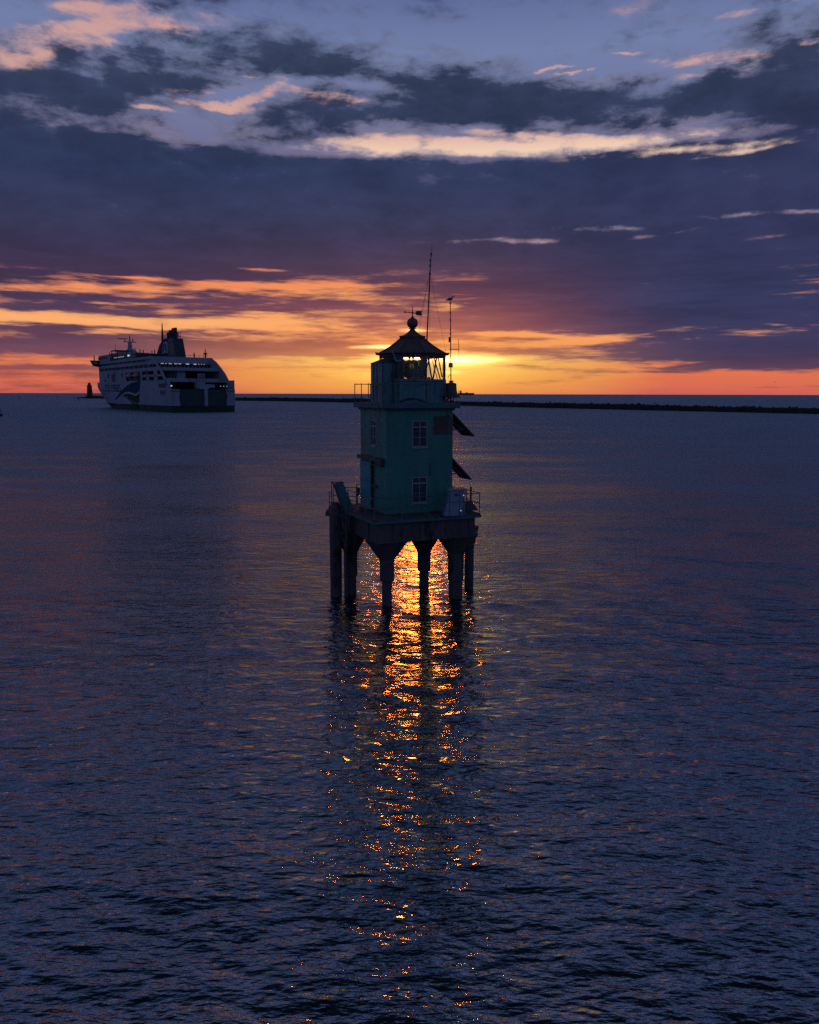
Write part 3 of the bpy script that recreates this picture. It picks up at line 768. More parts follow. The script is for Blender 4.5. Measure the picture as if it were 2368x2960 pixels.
pile(1226, 44.3, 0.76, 0.80, 0.56, 1.25, hz=1.85)
pile(1318, 41.6, 0.84, 0.9, 0.74, 1.18)
pile(1357, 43.6, 0.50, 0.6, 0.50, 0.50)
# bracing seen on the right leg, a dangling rope
m = MB(); p0 = P(1300, 1577, 40.9); m.bar(loc(P(1297, 1579, 40.95)), loc(P(1366, 1574, 41.3)), 0.08, 0.12); m.bar(loc(P(1352, 1600, 41.2)), loc(P(1368, 1574, 41.3)), 0.06); m.build('pile_brace', M_STEEL, LH)
m = MB(); m.tube([loc(P(1294, 1602, 41.2)), loc(P(1295, 1612, 41.2)), loc(P(1292, 1622, 41.2)), loc(P(1290, 1634, 41.2))], 0.02, 6); m.build('hanging_rope', M_STEEL, LH)
m = MB(); m.tube([PL(1037, 1570, 41.9), PL(1036, 1640, 41.9)], 0.012, 6); m.tube([PL(1180, 1600, 42.3), PL(1176.5, 1680, 42.3), PL(1178, 1762, 42.3)], 0.008, 5); m.each('hanging_line', M_STEEL, LH)

# landing on the left with its fender pile
m = MB(); m.prism([tuple(loc(P(x, 1500, Y))[:2]) for x, Y in ((941, 42.0), (1050, 41.1), (1040, 45.0), (958, 45.0))], 4.40, 4.64); m.build('landing', M_CONC, LH, bevel=0.02)
pf = loc(P(971, 1600, 41.7))
m = MB(); m.lathe([(0.31, -3), (0.33, 2), (0.34, 3.5), (0.335, 4.5), (0.30, 4.9), (0.22, 5.1), (0.20, 5.2)], (pf.x, pf.y), 12); m.build('fender_pile', M_PILE, LH, bevel=0.01)
pf = loc(P(999, 1600, 41.4))
m = MB(); m.lathe([(0.10, -3), (0.10, 4.5)], (pf.x, pf.y), 8); m.tube([PL(1010, 1540, 40.6), PL(1009, 1500, 40.6), PL(1014, 1492, 40.6), PL(1035, 1490, 40.5)], 0.05, 8)
m.tube([PL(1003, 1492, 41), PL(1001, 1640, 41.2), PL(1001, 1700, 41.3)], 0.09, 8); m.tube([PL(985, 1487, 41), PL(993, 1497, 41), PL(1001, 1498, 41), PL(1003, 1488, 41)], 0.07, 8)
m.build('service_pipe', M_PILE, LH, smooth=True)

# railings
def railing(pts, z, hts=(1.08, 0.58), posts=3, r=0.022, name='railing', mat=None):
    m = MB()
    for i in range(len(pts) - 1):
        a = Vector((*pts[i], z)); b = Vector((*pts[i + 1], z))
        for h in hts:
            q_ = Vector((0, 0, h + random.uniform(-.02, .02)))
            mid = (a + b) / 2 + q_ + Vector((0, 0, -0.015))
            m.tube([a + q_, mid, b + q_], r, 6)
        for k in range(posts + 1):
            if k == posts and i < len(pts) - 2: continue
            c = a + (b - a) * k / posts
            m.tube([c, c + Vector((random.uniform(-.01, .01), 0, hts[0] + .03))], r * 1.15, 6)
    return m.build(name, mat or M_RAIL, LH, smooth=True)
E = 2.96
railing([(-E, -E), (E, -E)], DZ, posts=4)
railing([(E, -E), (E, E)], DZ, posts=4)
railing([(-E, 1.0), (-E, -E)], DZ, posts=3)
railing([(E, E), (-E + 1.2, E)], DZ, posts=3)
la = loc(P(953, 1470, 42.2)); lb = loc(P(1034, 1470, 44.2)); lc = loc(P(964, 1470, 44.8))
railing([(lb.x, lb.y), (lc.x, lc.y), (la.x, la.y)], 4.64, posts=2, hts=(1.06, 0.52))
G = S + g - 0.06
railing([(-G, G), (-G, -G), (G * 0.62, -G)], GZ, hts=(0.98,), posts=4, r=0.019)
railing([(G * 0.3, G), (-G, G)], GZ, hts=(0.98,), posts=3, r=0.019)

# solar panels on brackets on the right-hand wall
def solar(zt, zb, du0, du1, v0, v1):
    m = MB(); a = (S + du0, zt); b = (S + du1, zb)
    n = Vector((zt - zb, 0, du1 - du0)).normalized() * 0.025
    vs = []
    for (x, z) in (a, b):
        for v_ in (v0, v1):
            vs.append(Vector((x, v_, z)) + n); vs.append(Vector((x, v_, z)) - n)
    m.add(vs, [(0, 4, 6, 2), (1, 3, 7, 5), (0, 1, 5, 4), (2, 6, 7, 3), (0, 2, 3, 1), (4, 5, 7, 6)])
    o = m.build('solar_panel', M_PV, LH, bevel=0.004)
    m = MB()
    for v_ in (v0 - .012, v1 + .012):
        m.bar((a[0], v_, a[1]), (b[0], v_, b[1]), 0.04, 0.07)
    m.bar((a[0], v0, a[1]), (a[0], v1, a[1]), 0.05); m.bar((b[0], v0, b[1]), (b[0], v1, b[1]), 0.05)
    m.build('panel_frame', M_STEEL, o)
    m = MB(); zm = zt - (zt - zb) * 0.72; xm = S + du0 + (du1 - du0) * 0.62
    for v_ in (v0 + .10, v1 - .10):
        m.bar((S - .01, v_, zm), (xm, v_, zm + .03), 0.05); m.bar((S - .01, v_, zt + .22), (a[0] + .02, v_, zt), 0.04)
        m.bar((S - .01, v_, zt - .38), (xm - .12, v_, zm + .02), 0.05)
    m.each('panel_bracket', M_STEEL, o)
solar(9.98, 8.78, 0.10, 1.36, -1.70, -0.35)
solar(7.66, 6.45, 0.05, 1.24, -1.70, -0.45)

# ------------------------------------------------------------------ things on and around the lighthouse
# grey cabinet
c0 = P(1315, 1488, 39.75)
cab = empty('storage_cabinet', (c0.x, c0.y, DZ + 0.003), TH * 0.35)
tag(cab, 'pale grey-blue plastic cabinet with one sloping side, behind the deck railing of the green lighthouse', 'cabinet')
m = MB(); m.prism([(-0.63, 0), (0.45, 0), (0.47, 1.28), (-0.38, 1.28), (-0.40, 0.9)], -0.30, 0.35, 'y'); m.build('cabinet_body', M_GREYBOX, cab, bevel=0.03)
m = MB(); m.box((-0.43, -0.34, 1.285), (0.52, 0.40, 1.42)); m.build('cabinet_lid', M_GREYBOX, cab, bevel=0.03)
m = MB(); m.prism([(-0.10, 1.16), (0.10, 1.16), (0.05, 1.05), (-0.05, 1.05)], -0.36, -0.305, 'y'); m.build('cabinet_handle', M_STEEL, cab, bevel=0.008)
m = MB(); m.box((-0.40, -0.312, 0.72), (0.46, -0.302, 0.745)); m.box((-0.36, -0.312, 0.02), (-0.34, -0.302, 1.26)); m.box((0.16, -0.312, 0.02), (0.18, -0.302, 1.26)); m.build('cabinet_seam', M_STEEL, cab)
# winch on the deck to the right
w0 = P(1352, 1487, 41.6)
wn_ = empty('deck_winch', (w0.x, w0.y, DZ + .003), TH)
tag(wn_, 'dark pyramid-shaped winch with a post, beside the pale cabinet on the lighthouse deck', 'winch')
m = MB(); m.add([(-.55, -.3, 0), (.5, -.3, 0), (.5, .3, 0), (-.55, .3, 0), (-.25, -.12, .52), (.22, -.12, .48), (.22, .12, .48), (-.25, .12, .52)], [(0, 3, 2, 1), (0, 1, 5, 4), (1, 2, 6, 5), (2, 3, 7, 6), (3, 0, 4, 7), (4, 5, 6, 7)]); m.build('winch_body', M_STEEL, wn_, bevel=0.02)
m = MB(); m.tube([(.18, 0, .45), (.18, 0, 1.28)], 0.055, 8); m.build('winch_post', M_STEEL, wn_)
m = MB(); m.tube([(-.14, 0, 1.1), (-.12, 0, .8), (.05, 0, .45)], 0.018, 6); m.build('winch_cable', M_STEEL, wn_)
for px, py, Y, lb in ((1340.5, 1432, 39.2, 'small round white lamp beside the lid of the pale cabinet'), (1332.5, 1476, 39.3, 'small white lamp low down beside the foot of the pale cabinet')):
    c = P(px, py, Y); r_ = 0.028
    m = MB(); m.tube([(0, -.05, 0), (0, -.03, 0), (0, .03, 0)], [0.02, r_, r_], 12)
    e_ = empty('deck_lamp', c); tag(e_, lb, 'lamp'); m.build('lamp_glass', M_WHITELAMP, e_, smooth=True)
    m = MB(); m.tube([(0, .03, 0), (0, .08, -.02), (0.02, .09, DZ - c.z)], 0.02, 6); m.build('lamp_stem', M_STEEL, e_)

# gangway folded up on the landing
g0 = P(1010, 1478, 41.7); g1 = P(976, 1395, 42.3)
gw = empty('gangway', (g0.x, g0.y, g0.z))
tag(gw, 'steep dark metal gangway leaning over the left landing beside the tower', 'gangway')
A = Vector((0, 0, 0)); B = g1 - g0
sx_ = Vector((0.27, 0.05, 0))
m = MB(); m.bar(A, B, 0.50, 0.05, up=(0, -1, 0.3)); m.build('tread_plate', M_GREYBOX if False else M_SLAB, gw)
m = MB()
for s_ in (-1, 1): m.bar(A + sx_ * s_, B + sx_ * s_, 0.045, 0.12, up=(0, -1, .3))
m.bar(B - sx_ * 1.3 + Vector((0, 0, .03)), B + sx_ * 1.25 + Vector((0, 0, .0)), 0.06, 0.05)
m.build('stringer', M_STEEL, gw)
m = MB(); off = Vector((-0.42, 0, -0.10))
m.bar(A + off * .8, B + off * .55, 0.035)
for k in range(9):
    t0 = k / 8; t1 = min((k + 1) / 8, 1)
    m.bar(A + (B - A) * t0 - sx_, A + (B - A) * t1 + off * (.8 - .25 * t1), 0.022)
m.tube([B - sx_ * 1.2, B - sx_ * 1.25 + Vector((0, 0, -.85))], 0.025, 6)
m.build('side_truss', M_STEEL, gw)

# bell
bc = P(1304, 1149, 41.3)
bell = empty('fog_bell', (bc.x, bc.y, GZ + .003))
tag(bell, 'large dark flared bell on the upper gallery, under the gull\'s pole', 'bell')
def zb(py): return P(1304, py, 41.3).z - GZ
m = MB(); k_ = 41.3 / 2250 * 0.99
m.lathe([(0.62, zb(1149)), (0.50, zb(1149.5)), (0.545, zb(1146.5)), (0.40, zb(1141)), (0.335, zb(1134)), (0.30, zb(1125)), (0.285, zb(1113)), (0.28, zb(1109.5)), (0.22, zb(1107.5)), (0.10, zb(1105.5)), (0.07, zb(1104)), (0.15, zb(1102)), (0.15, zb(1100.5)), (0.02, zb(1100))] if False else
        [(0.50, zb(1149.5)), (0.52, zb(1148)), (0.43, zb(1143)), (0.34, zb(1137)), (0.30, zb(1129)), (0.285, zb(1118)), (0.28, zb(1109.5)), (0.24, zb(1107.8)), (0.11, zb(1106)), (0.08, zb(1104)), (0.15, zb(1102)), (0.15, zb(1100.6)), (0.02, zb(1100))], n=28)
m.build('bell_body', M_BRONZE, bell, smooth=True)
m = MB()
for dx in (-0.02, 0.13): m.tube([(dx, 0.05, 0), (dx, 0.05, zb(1146))], 0.03, 6)
m.tube([(0.24, .1, zb(1149)), (0.33, .1, 0)], 0.012, 5); m.build('bell_stand', M_STEEL, bell)
m = MB(); m.bar((-0.26, -.1, 0.10), (-0.08, -.1, zb(1148)), 0.13, 0.10); m.build('bell_hammer', M_STEEL, bell)

# thin pole with the gull
p0 = P(1304, 1150, 41.6); p1 = P(1302, 879, 41.6)
pole = empty('aerial_pole', (p0.x, p0.y, GZ + .003))
tag(pole, 'thin dark pole with small boxes and a side aerial, rising behind the bell', 'aerial pole')
o0 = Vector((p0.x, p0.y, GZ + .003))
def rp(px, py, Y=41.6): return P(px, py, Y) - o0
m = MB(); m.tube([(0, 0, 0), rp(1303.8, 1100), rp(1303, 1000), rp(1302, 879)], [0.035, 0.03, 0.026, 0.02], 8); m.lathe([(0.03, rp(1302, 880).z), (0.055, rp(1302, 879).z), (0.055, rp(1302, 878).z)], (rp(1302, 879).x, rp(1302, 879).y), 12)
for py in (905, 925, 953, 965): q_ = rp(1302.2, py); m.tube([q_ - Vector((0, 0, .04)), q_ + Vector((0, 0, .04))], 0.036, 8)
m.build('mast', M_STEEL, pole, smooth=True)
q_ = rp(1302, 877); m = MB()
m.lathe([(0.04, q_.z - .02), (0.06, q_.z + .0)], (q_.x, q_.y), 12)
for s_ in (-1, 1): m.tube([(q_.x + s_ * .05, q_.y, q_.z), (q_.x + s_ * .055, q_.y, rp(1302, 875).z)], .008, 5)
m.lathe([(0.055, rp(1302, 875.6).z), (0.055, rp(1302, 874.6).z)], (q_.x, q_.y), 12); m.build('top_ring', M_RUST, pole)
m = MB(); q_ = rp(1299.5, 982); m.cbox(q_, (.09, .12, .26)); m.build('junction_box', M_STEEL, pole, bevel=0.01)
m = MB(); q_ = rp(1303, 1055.5); m.cbox(q_, (.22, .12, .24)); m.build('white_box', M_GREYBOX, pole, bevel=0.01)
m = MB(); m.bar(rp(1299, 1009), rp(1327, 1010), 0.035); m.tube([rp(1325, 978), rp(1326.5, 1011), rp(1326.5, 1030)], [.010, .018, .008], 6); m.build('side_aerial', M_STEEL, pole)
m = MB(); m.tube([rp(1303, 1084), rp(1299, 1084.5), rp(1297, 1088), rp(1298, 1092)], 0.014, 6); m.build('hook', M_STEEL, pole)

# tall guyed mast
o0 = P(1225, 1165, 42.6); o0.z = GZ + .003
mast = empty('radio_mast', o0)
tag(mast, 'tall thin leaning radio mast with guy wires, rising behind the lantern roof', 'mast')
def rq(px, py, Y=42.6): return P(px, py, Y) - o0
m = MB(); m.tube([(0, 0, 0), rq(1234, 990), rq(1239, 880), rq(1243, 790), rq(1247, 733)], [.04, .038, .034, .03, .02], 8); m.tube([rq(1247, 733), rq(1249.5, 704)], [.016, .006], 6)
for x, y in ((1243.2, 792), (1244.2, 753), (1247, 735), (1243.8, 768)): q_ = rq(x, y); m.tube([q_ - Vector((0, 0, .05)), q_ + Vector((0, 0, .05))], .05, 8)
m.build('mast_pole', M_STEEL, mast, smooth=True)
m = MB()
for (ax, ay, bx_, by_, Yb) in ((1243, 792, 1210, 938, 42.4), (1243, 792, 1290, 1022, 42.0), (1243, 792, 1243, 955, 44.0), (1244, 770, 1205, 1000, 43.8)):
    a = rq(ax, ay); b = rq(bx_, by_, Yb); m.tube([a, b + (b - a) * 0.0], 0.006, 4)
m.build('guy_wire', M_STEEL, mast)

# gull on the pole
def build_gull(name, origin, label, sc=1.0):
    r = empty(name, origin); tag(r, label, 'gull')
    path = [(-.22, .045), (-.17, .06), (-.11, .075), (-.04, .09), (.03, .105), (.08, .135), (.105, .175), (.115, .21), (.135, .228), (.165, .228)]
    rad = [.012, .03, .055, .078, .085, .070, .048, .040, .040, .026]
    m = MB(); m.tube([Vector((x * sc, 0, z * sc)) for x, z in path], [r_ * sc for r_ in rad], 12)
    m.tube([Vector((.16 * sc, 0, .228 * sc)), Vector((.21 * sc, 0, .218 * sc)), Vector((.216 * sc, 0, .208 * sc))], [.014 * sc, .010 * sc, .004 * sc], 6)
    for s_ in (-1, 1): m.tube([Vector((.0, s_ * .03, .06)) * sc, Vector((.015, s_ * .03, -.01)) * sc, Vector((.01, s_ * .03, -.075)) * sc], .007 * sc, 5); m.tube([Vector((0, s_ * .03, -.078)) * sc, Vector((.05, s_ * .035, -.078)) * sc], .008 * sc, 4)
    m.build('body', M_GULL, r, smooth=True)
    for s_ in (-1, 1):
        m = MB(); pts = [(-.25, .03), (-.16, .06), (-.03, .10), (.06, .12)]
        vs = []; 
        m.tube([Vector((x, s_ * (.045 + .03 * min(1, max(0, (x + .34) / .3))), z)) * sc for x, z in pts], [.008 * sc, .028 * sc, .05 * sc, .02 * sc], 8)
        m.build('wing', M_GULLW, r, smooth=True)
    return r
M_GULL = material('gull_white_feathers', (0.30, 0.32, 0.36), 0.8, var=(0.24, 0.26, 0.3), scale=12)
M_GULLW = material('gull_grey_wing', (0.08, 0.09, 0.11), 0.8, var=(0.06, 0.06, 0.08), scale=12)
gp = P(1302, 874.6, 41.6); gp.z += 0.082
build_gull('gull', gp, 'gull perched on top of the thin pole, facing right')

# ------------------------------------------------------------------ ferry
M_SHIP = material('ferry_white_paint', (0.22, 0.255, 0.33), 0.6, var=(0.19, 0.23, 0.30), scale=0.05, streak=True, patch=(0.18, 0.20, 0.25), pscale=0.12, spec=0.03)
M_SHIPD = material('ferry_dark_boot', (0.012, 0.035, 0.034), 0.7, var=(0.018, 0.045, 0.04), scale=0.1, spec=0.05)
M_SHIPK = material('ferry_shadowed_openings', (0.035, 0.037, 0.045), 0.7, var=(0.05, 0.05, 0.06), scale=0.2, spec=0.2)
M_SHIPG = material('ferry_tinted_windows', (0.03, 0.028, 0.035), 0.6, var=(0.05, 0.045, 0.05), scale=0.3, spec=0.1)
M_FUN = material('ferry_funnel_green', (0.015, 0.045, 0.045), 0.6, var=(0.02, 0.035, 0.05), scale=0.2, spec=0.3)
M_NAVY = material('ferry_navy_lettering', (0.02, 0.03, 0.075), 0.9, spec=0.02)
M_LBLUE = material('ferry_blue_wave', (0.012, 0.05, 0.10), 0.9, spec=0.02)
M_LGREEN = material('ferry_green_wave', (0.02, 0.055, 0.03), 0.9, spec=0.02)
M_LSAND = material('ferry_pale_wave', (0.28, 0.26, 0.20), 0.5, spec=0.3)
M_ORANGE = material('lifeboat_orange', (0.28, 0.05, 0.03), 0.5, var=(0.22, 0.04, 0.03), scale=0.5)
M_DLIGHT = material('deck_lights', (0.9, 0.85, 0.7), 0.4, emit=(1.0, 0.82, 0.62), estr=0.32)
M_DLIGHTW = material('bright_deck_light', (0.9, 0.9, 0.9), 0.4, emit=(0.85, 0.95, 1.0), estr=0.5)
PSI = radians(35)
pc = P(496, 1191, 465.0)
fx = pc.x + 20 * cos(PSI); fy = 465.0 + 20 * sin(PSI)
FE = empty('ferry', (fx, fy, 0), PSI)
tag(FE, 'large white passenger ferry with dark funnel and blue wave emblem, sailing past the red lighthouse', 'ferry')

def interp(t, xs, ys): return float(np.interp(t, xs, ys))
wl = ([0, 120, 150, 170, 190, 208], [19.6, 19.6, 16, 11, 6, 0.6])
dk = ([0, 165, 185, 200, 210, 216], [20, 20, 17, 11, 5, 0.8])
def half(l, z):
    t = min(max(z / 15.0, 0), 1) ** 0.8
    return interp(l, *wl) * (1 - t) + interp(l, *dk) * t
ls = [0, 10, 30, 60, 90, 120, 135, 150, 160, 170, 178, 185, 192, 198, 204, 208, 212, 216]
def hull_mesh(zs, a0=0.0, l1=216):
    m = MB(); n = len(ls)
    for s in (-1, 1):
        vs = []
        for z in zs:
            t = min(max(z / 15.0, 0), 1)
            lend = 208 + 8 * t
            for l in ls:
                L = min(l, 120) if l <= 120 else 120 + (l - 120) * (lend - 120) / 96.0
                vs.append((s * half(L, z), L, z))
        fs = []
        for i in range(len(zs) - 1):
            for k in range(n - 1):
                fs.append((i * n + k, i * n + k + 1, (i + 1) * n + k + 1, (i + 1) * n + k))
        m.add(vs, fs)
    return m
m = hull_mesh([-3, 0, 1.8, 3.6]); hull_low = m
m.box((-19.6, 0.0, -3), (19.6, 0.6, 3.6))
m.box((-19.8, 0.0, 3.3), (19.8, 160, 3.55))
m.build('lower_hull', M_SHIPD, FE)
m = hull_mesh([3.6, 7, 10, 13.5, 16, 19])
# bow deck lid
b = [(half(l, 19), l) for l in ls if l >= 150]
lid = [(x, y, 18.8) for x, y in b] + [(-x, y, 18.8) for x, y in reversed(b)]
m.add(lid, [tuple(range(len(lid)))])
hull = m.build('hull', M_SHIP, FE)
# stern quarters, recessed dark doors and the posts between
for s in (-1, 1):
    m = MB(); m.prism([(s * 20, 3.6), (s * 14.4, 3.6), (s * 15.2, 9), (s * 14.6, 11), (s * 14.6, 13.4), (s * 20, 13.4)], -0.4, 2.2, 'y')
    m.build('stern_quarter', M_SHIP, FE)
    m = MB()
    for k in range(3): m.cbox((s * (18.8 - 1.7 * k), -0.45, 12.3), (0.8, 0.3, 0.9))
    m.each('fairlead', M_SHIPK, FE)
for x0, x1 in ((-14.4, 0.6), (2.6, 14.4)):
    m = MB(); m.box((x0, 1.0, 0.4), (x1, 1.8, 12.9))
    for k in range(5):
        zz = 2.2 + k * 2.2; m.box((x0 + .6, 0.8, zz), (x1 - .6, 1.0, zz + .25))
    m.build('stern_door', M_FUN, FE)
m = MB(); m.box((0.6, -0.2, 3.4), (2.6, 1.2, 14.0)); m.build('door_post', M_SHIP, FE)
m = MB(); m.box((-3.5, 0.5, 14.4), (7.5, 3.0, 16.4)); m.box((-2.2, 0.2, 13.6), (3.8, 2.2, 14.4)); m.build('winch_gantry', M_SHIP, FE)
# side plating with openings
def side(s):
    x0, x1 = s * 20.0, s * 19.3
    xa, xb = min(x0, x1), max(x0, x1)
    m = MB()
    aft = [(13.4, 0.0), (17.7, 7.0), (23.0, 13.4), (27.8, 22.0), (31.0, 28.5), (34.0, 37.0)]
    def a(z): return float(np.interp(z, [p[0] for p in aft], [p[1] for p in aft]))
    # aft frame following the curve
    zs = [13.4, 15, 17.7, 20.3, 23.0, 25.4, 27.8, 29.5, 31.0, 32.5, 34.0]
    poly = [(a(z), z) for z in zs] + [(a(z) + 3.4, z) for z in reversed(zs)]
    n = len(zs)
    for i in range(n - 1):
        m.prism([(a(zs[i]), zs[i]), (a(zs[i]) + 3.4, zs[i]), (a(zs[i + 1]) + 3.4, zs[i + 1]), (a(zs[i + 1]), zs[i + 1])], xa, xb, 'x')
    def strip(l0, l1, z0, z1): m.prism([(max(l0, a(z0) + 3.3), z0), (l1, z0), (l1, z1), (max(l0, a(z1) + 3.3), z1)], xa + .02, xb - .02, 'x')
    if s > 0:
        for i in range(len(zs) - 1): strip(0, 165, zs[i], zs[i + 1])
        return m
    strip(0, 165, 16.9, 18.6); strip(40, 165, 13.4, 16.9); strip(0, 12, 13.4, 14.2); strip(30, 40, 13.4, 16.9)
    strip(0, 165, 24.8, 27.0); strip(0, 165, 28.9, 30.9); strip(0, 165, 32.2, 34.0)
    strip(94, 165, 18.6, 24.8); strip(56, 60, 18.6, 24.8); strip(0, 56, 21.2, 22.6); strip(25, 31, 18.6, 24.8); strip(42, 46, 18.6, 22.0)
    for l in range(40, 160, 11): strip(l, l + .5, 27.0, 28.9); strip(l + 4, l + 4.4, 30.9, 32.2)
    return m
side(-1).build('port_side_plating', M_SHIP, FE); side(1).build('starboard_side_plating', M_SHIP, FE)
m = MB(); m.box((-18.6, 46, 13.0), (18.6, 164, 33.6)); m.box((-18.9, 96, 19), (18.9, 164, 24.6)); m.build('inner_decks', M_SHIPK, FE)
m = MB()
for s in (-1, 1):
    m.box((s * 18.95 if s < 0 else 18.65, 40, 26.9), (s * 18.65 if s < 0 else 18.95, 164, 29.0)); m.box((s * 18.95 if s < 0 else 18.65, 46, 30.8), (s * 18.65 if s < 0 else 18.95, 164, 32.3))
m.build('cabin_window_band', M_SHIPG, FE)
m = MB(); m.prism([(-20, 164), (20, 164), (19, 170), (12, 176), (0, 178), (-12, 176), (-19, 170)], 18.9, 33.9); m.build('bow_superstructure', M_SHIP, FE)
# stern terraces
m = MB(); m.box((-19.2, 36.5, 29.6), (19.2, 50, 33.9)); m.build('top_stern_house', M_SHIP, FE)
m = MB(); m.box((-19.2, 40, 26.3), (19.2, 49.5, 29.55)); m.build('stern_lounge_windows', M_SHIPG, FE)
m = MB()
for i in range(15):
    x = -18 + i * 2.55; m.box((x, 39.6, 26.35), (x + .55, 39.95, 29.5))
m.each('window_mullion', M_SHIP, FE)
m = MB(); m.box((-19.2, 22.5, 24.9), (19.2, 45, 26.25)); m.box((-19.2, 22.5, 26.25), (19.2, 22.7, 26.9)); m.build('upper_terrace', M_SHIP, FE)
m = MB(); m.box((-19.2, 10.0, 17.8), (19.2, 46, 18.5)); m.box((-19.2, 10.0, 18.5), (14.0, 10.3, 20.0)); m.build('lower_terrace', M_SHIP, FE)
m = MB(); m.box((-7.0, 26, 18.5), (-1.6, 46, 24.9)); m.build('stair_house', M_SHIP, FE)
m = MB(); m.box((-1.4, 6, 13.4), (3.6, 12, 17.8)); m.build('mooring_house', M_SHIP, FE)
m = MB(); m.box((0.3, 9.4, 18.5), (4.8, 9.9, 23.0)); sgn = m.build('square_sign', M_SHIP, FE)
m = MB()
m.box((1.2, 9.25, 20.0), (3.9, 9.38, 20.35)); m.box((1.2, 9.25, 21.9), (3.9, 9.38, 22.2)); m.box((1.2, 9.25, 20.35), (1.5, 9.38, 21.9)); m.box((3.6, 9.25, 20.35), (3.9, 9.38, 21.9)); m.box((1.9, 9.25, 20.8), (3.2, 9.38, 21.1))
m.build('sign_mark', M_NAVY, sgn)
m = MB(); m.box((-19.2, 2.2, 13.0), (19.2, 46, 13.38)); m.build('mooring_deck', M_SHIPK, FE)
for x0, w, mt in ((-18.0, .8, 0), (-13.5, 1.8, 0), (-10.6, .7, 0), (-8.5, 1.8, 0), (-5.0, 1.8, 0), (-2.4, 1.8, 0), (2.6, 2.0, 1), (7.6, 1.8, 1), (10.8, .5, 0), (12.6, .5, 0), (14.4, .5, 0)):
    m = MB(); m.box((x0, 36.2, 29.35), (x0 + w, 36.48, 29.75)); m.build('deck_light', M_DLIGHTW if mt else M_DLIGHT, FE)
for x in (12.6, 14.6, 16.6):
    m = MB(); m.box((x, 4.5, 15.2), (x + .5, 4.8, 15.6)); m.build('deck_light', M_DLIGHT, FE)
m = MB(); m.box((-19.9, -.6, 15.0), (-19.1, -.2, 15.7)); m.build('deck_light', M_DLIGHTW, FE)
for l in (106, 109, 112, 115, 118, 121, 124, 127, 130):
    m = MB(); m.box((-17.35, l, 36.0), (-17.15, l + 1.2, 36.5)); m.build('deck_light', M_DLIGHT, FE)
m = MB(); m.box((-17.4, 92, 36.0), (-17.1, 96, 37.0)); m.build('deck_light', M_DLIGHTW, FE)
# upper decks
m = MB(); m.box((-17, 78, 34.0), (17, 136, 37.6)); m.build('upper_house', M_FUN, FE)
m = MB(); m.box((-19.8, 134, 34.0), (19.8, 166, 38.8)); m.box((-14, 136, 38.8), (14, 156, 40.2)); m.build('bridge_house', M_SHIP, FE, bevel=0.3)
m = MB(); m.box((-19.95, 140, 36.0), (19.95, 166.2, 37.4)); m.build('bridge_window', M_SHIPG, FE)
for s in (-1, 1):
    m = MB(); m.prism([(s * 19.8, 30.6), (s * 23.4, 31.2), (s * 25.6, 35.3), (s * 19.8, 35.3)], 163, 168.5, 'y'); w_ = m.build('bridge_wing', M_SHIPD, FE)
    m = MB(); m.prism([(s * 21.6, 32.6), (s * 23.6, 32.6), (s * 24.2, 34.4), (s * 21.6, 34.4)], 162.7, 162.95, 'y'); m.build('wing_window', M_SHIP, w_)
    m = MB(); m.tube([(s * 23, 165, 35.3), (s * 23, 165, 39.2)], 0.35, 6); m.build('wing_mast', M_SHIPD, w_)
m = MB()
for l in (118, 132): m.bar((-18.5, l, 34), (-18.5, l, 41), .5); m.bar((-8, l, 34), (-8, l, 41), .5); m.bar((-18.5, l, 41), (-8, l, 41), .5)
m.bar((-18.5, 118, 41), (-18.5, 132, 41), 1.4, .6); m.bar((-8, 118, 41), (-8, 132, 41), .6); m.bar((-18.5, 118, 38.6), (-18.5, 132, 38.6), .4)
m.build('deck_frame', M_SHIPD, FE)
m = MB(); m.box((-10, 140, 38.8), (-6, 150, 42.4)); m.tube([(-9, 158, 38.8), (-9, 158, 48)], .18, 5); m.tube([(-13, 160, 38.8), (-13, 160, 41.5)], .35, 6); m.each('bridge_top_locker', M_SHIP, FE)
# radar mast
m = MB(); m.add([(-5, 138, 38.8), (5, 138, 38.8), (5, 160, 38.8), (-5, 160, 38.8), (-1.4, 148, 44), (1.4, 148, 44), (1.4, 154, 44), (-1.4, 154, 44)], [(0, 1, 5, 4), (1, 2, 6, 5), (2, 3, 7, 6), (3, 0, 4, 7), (4, 5, 6, 7), (0, 3, 2, 1)])
m.lathe([(1.9, 44), (1.3, 49)], (0, 151), 8); m.cbox((0, 151, 49.2), (9, 2.0, .6)); m.lathe([(.7, 49.5), (.4, 53), (.1, 55)], (0, 151), 6)
ms = m.build('radar_mast', M_SHIP, FE)
m = MB(); m.cbox((-5.2, 151, 51.4), (7, .7, .5)); m.tube([(-3.6, 151, 49.3), (-3.6, 151, 51.2)], .3, 6); m.tube([(2.2, 151, 49), (2.2, 151, 51.5)], .35, 6); m.build('radar_scanner', M_SHIPD, ms)
m = MB(); m.add([(-4, 100, 37.6), (4, 100, 37.6), (4, 138, 37.6), (-4, 138, 37.6), (-2, 112, 39.6), (2, 112, 39.6), (2, 138, 41), (-2, 138, 41)], [(0, 1, 5, 4), (1, 2, 6, 5), (2, 3, 7, 6), (3, 0, 4, 7), (4, 5, 6, 7)])
for l, h in ((108, 2.4), (116, 3.0), (128, 4.5), (88, 2.0), (82, 2.6)): m.tube([(-3, l, 37.6), (-3, l, 37.8 + h + (1.2 if l > 100 else 0))], .4, 6)
m.build('deckhouse_fittings', M_SHIP, FE)
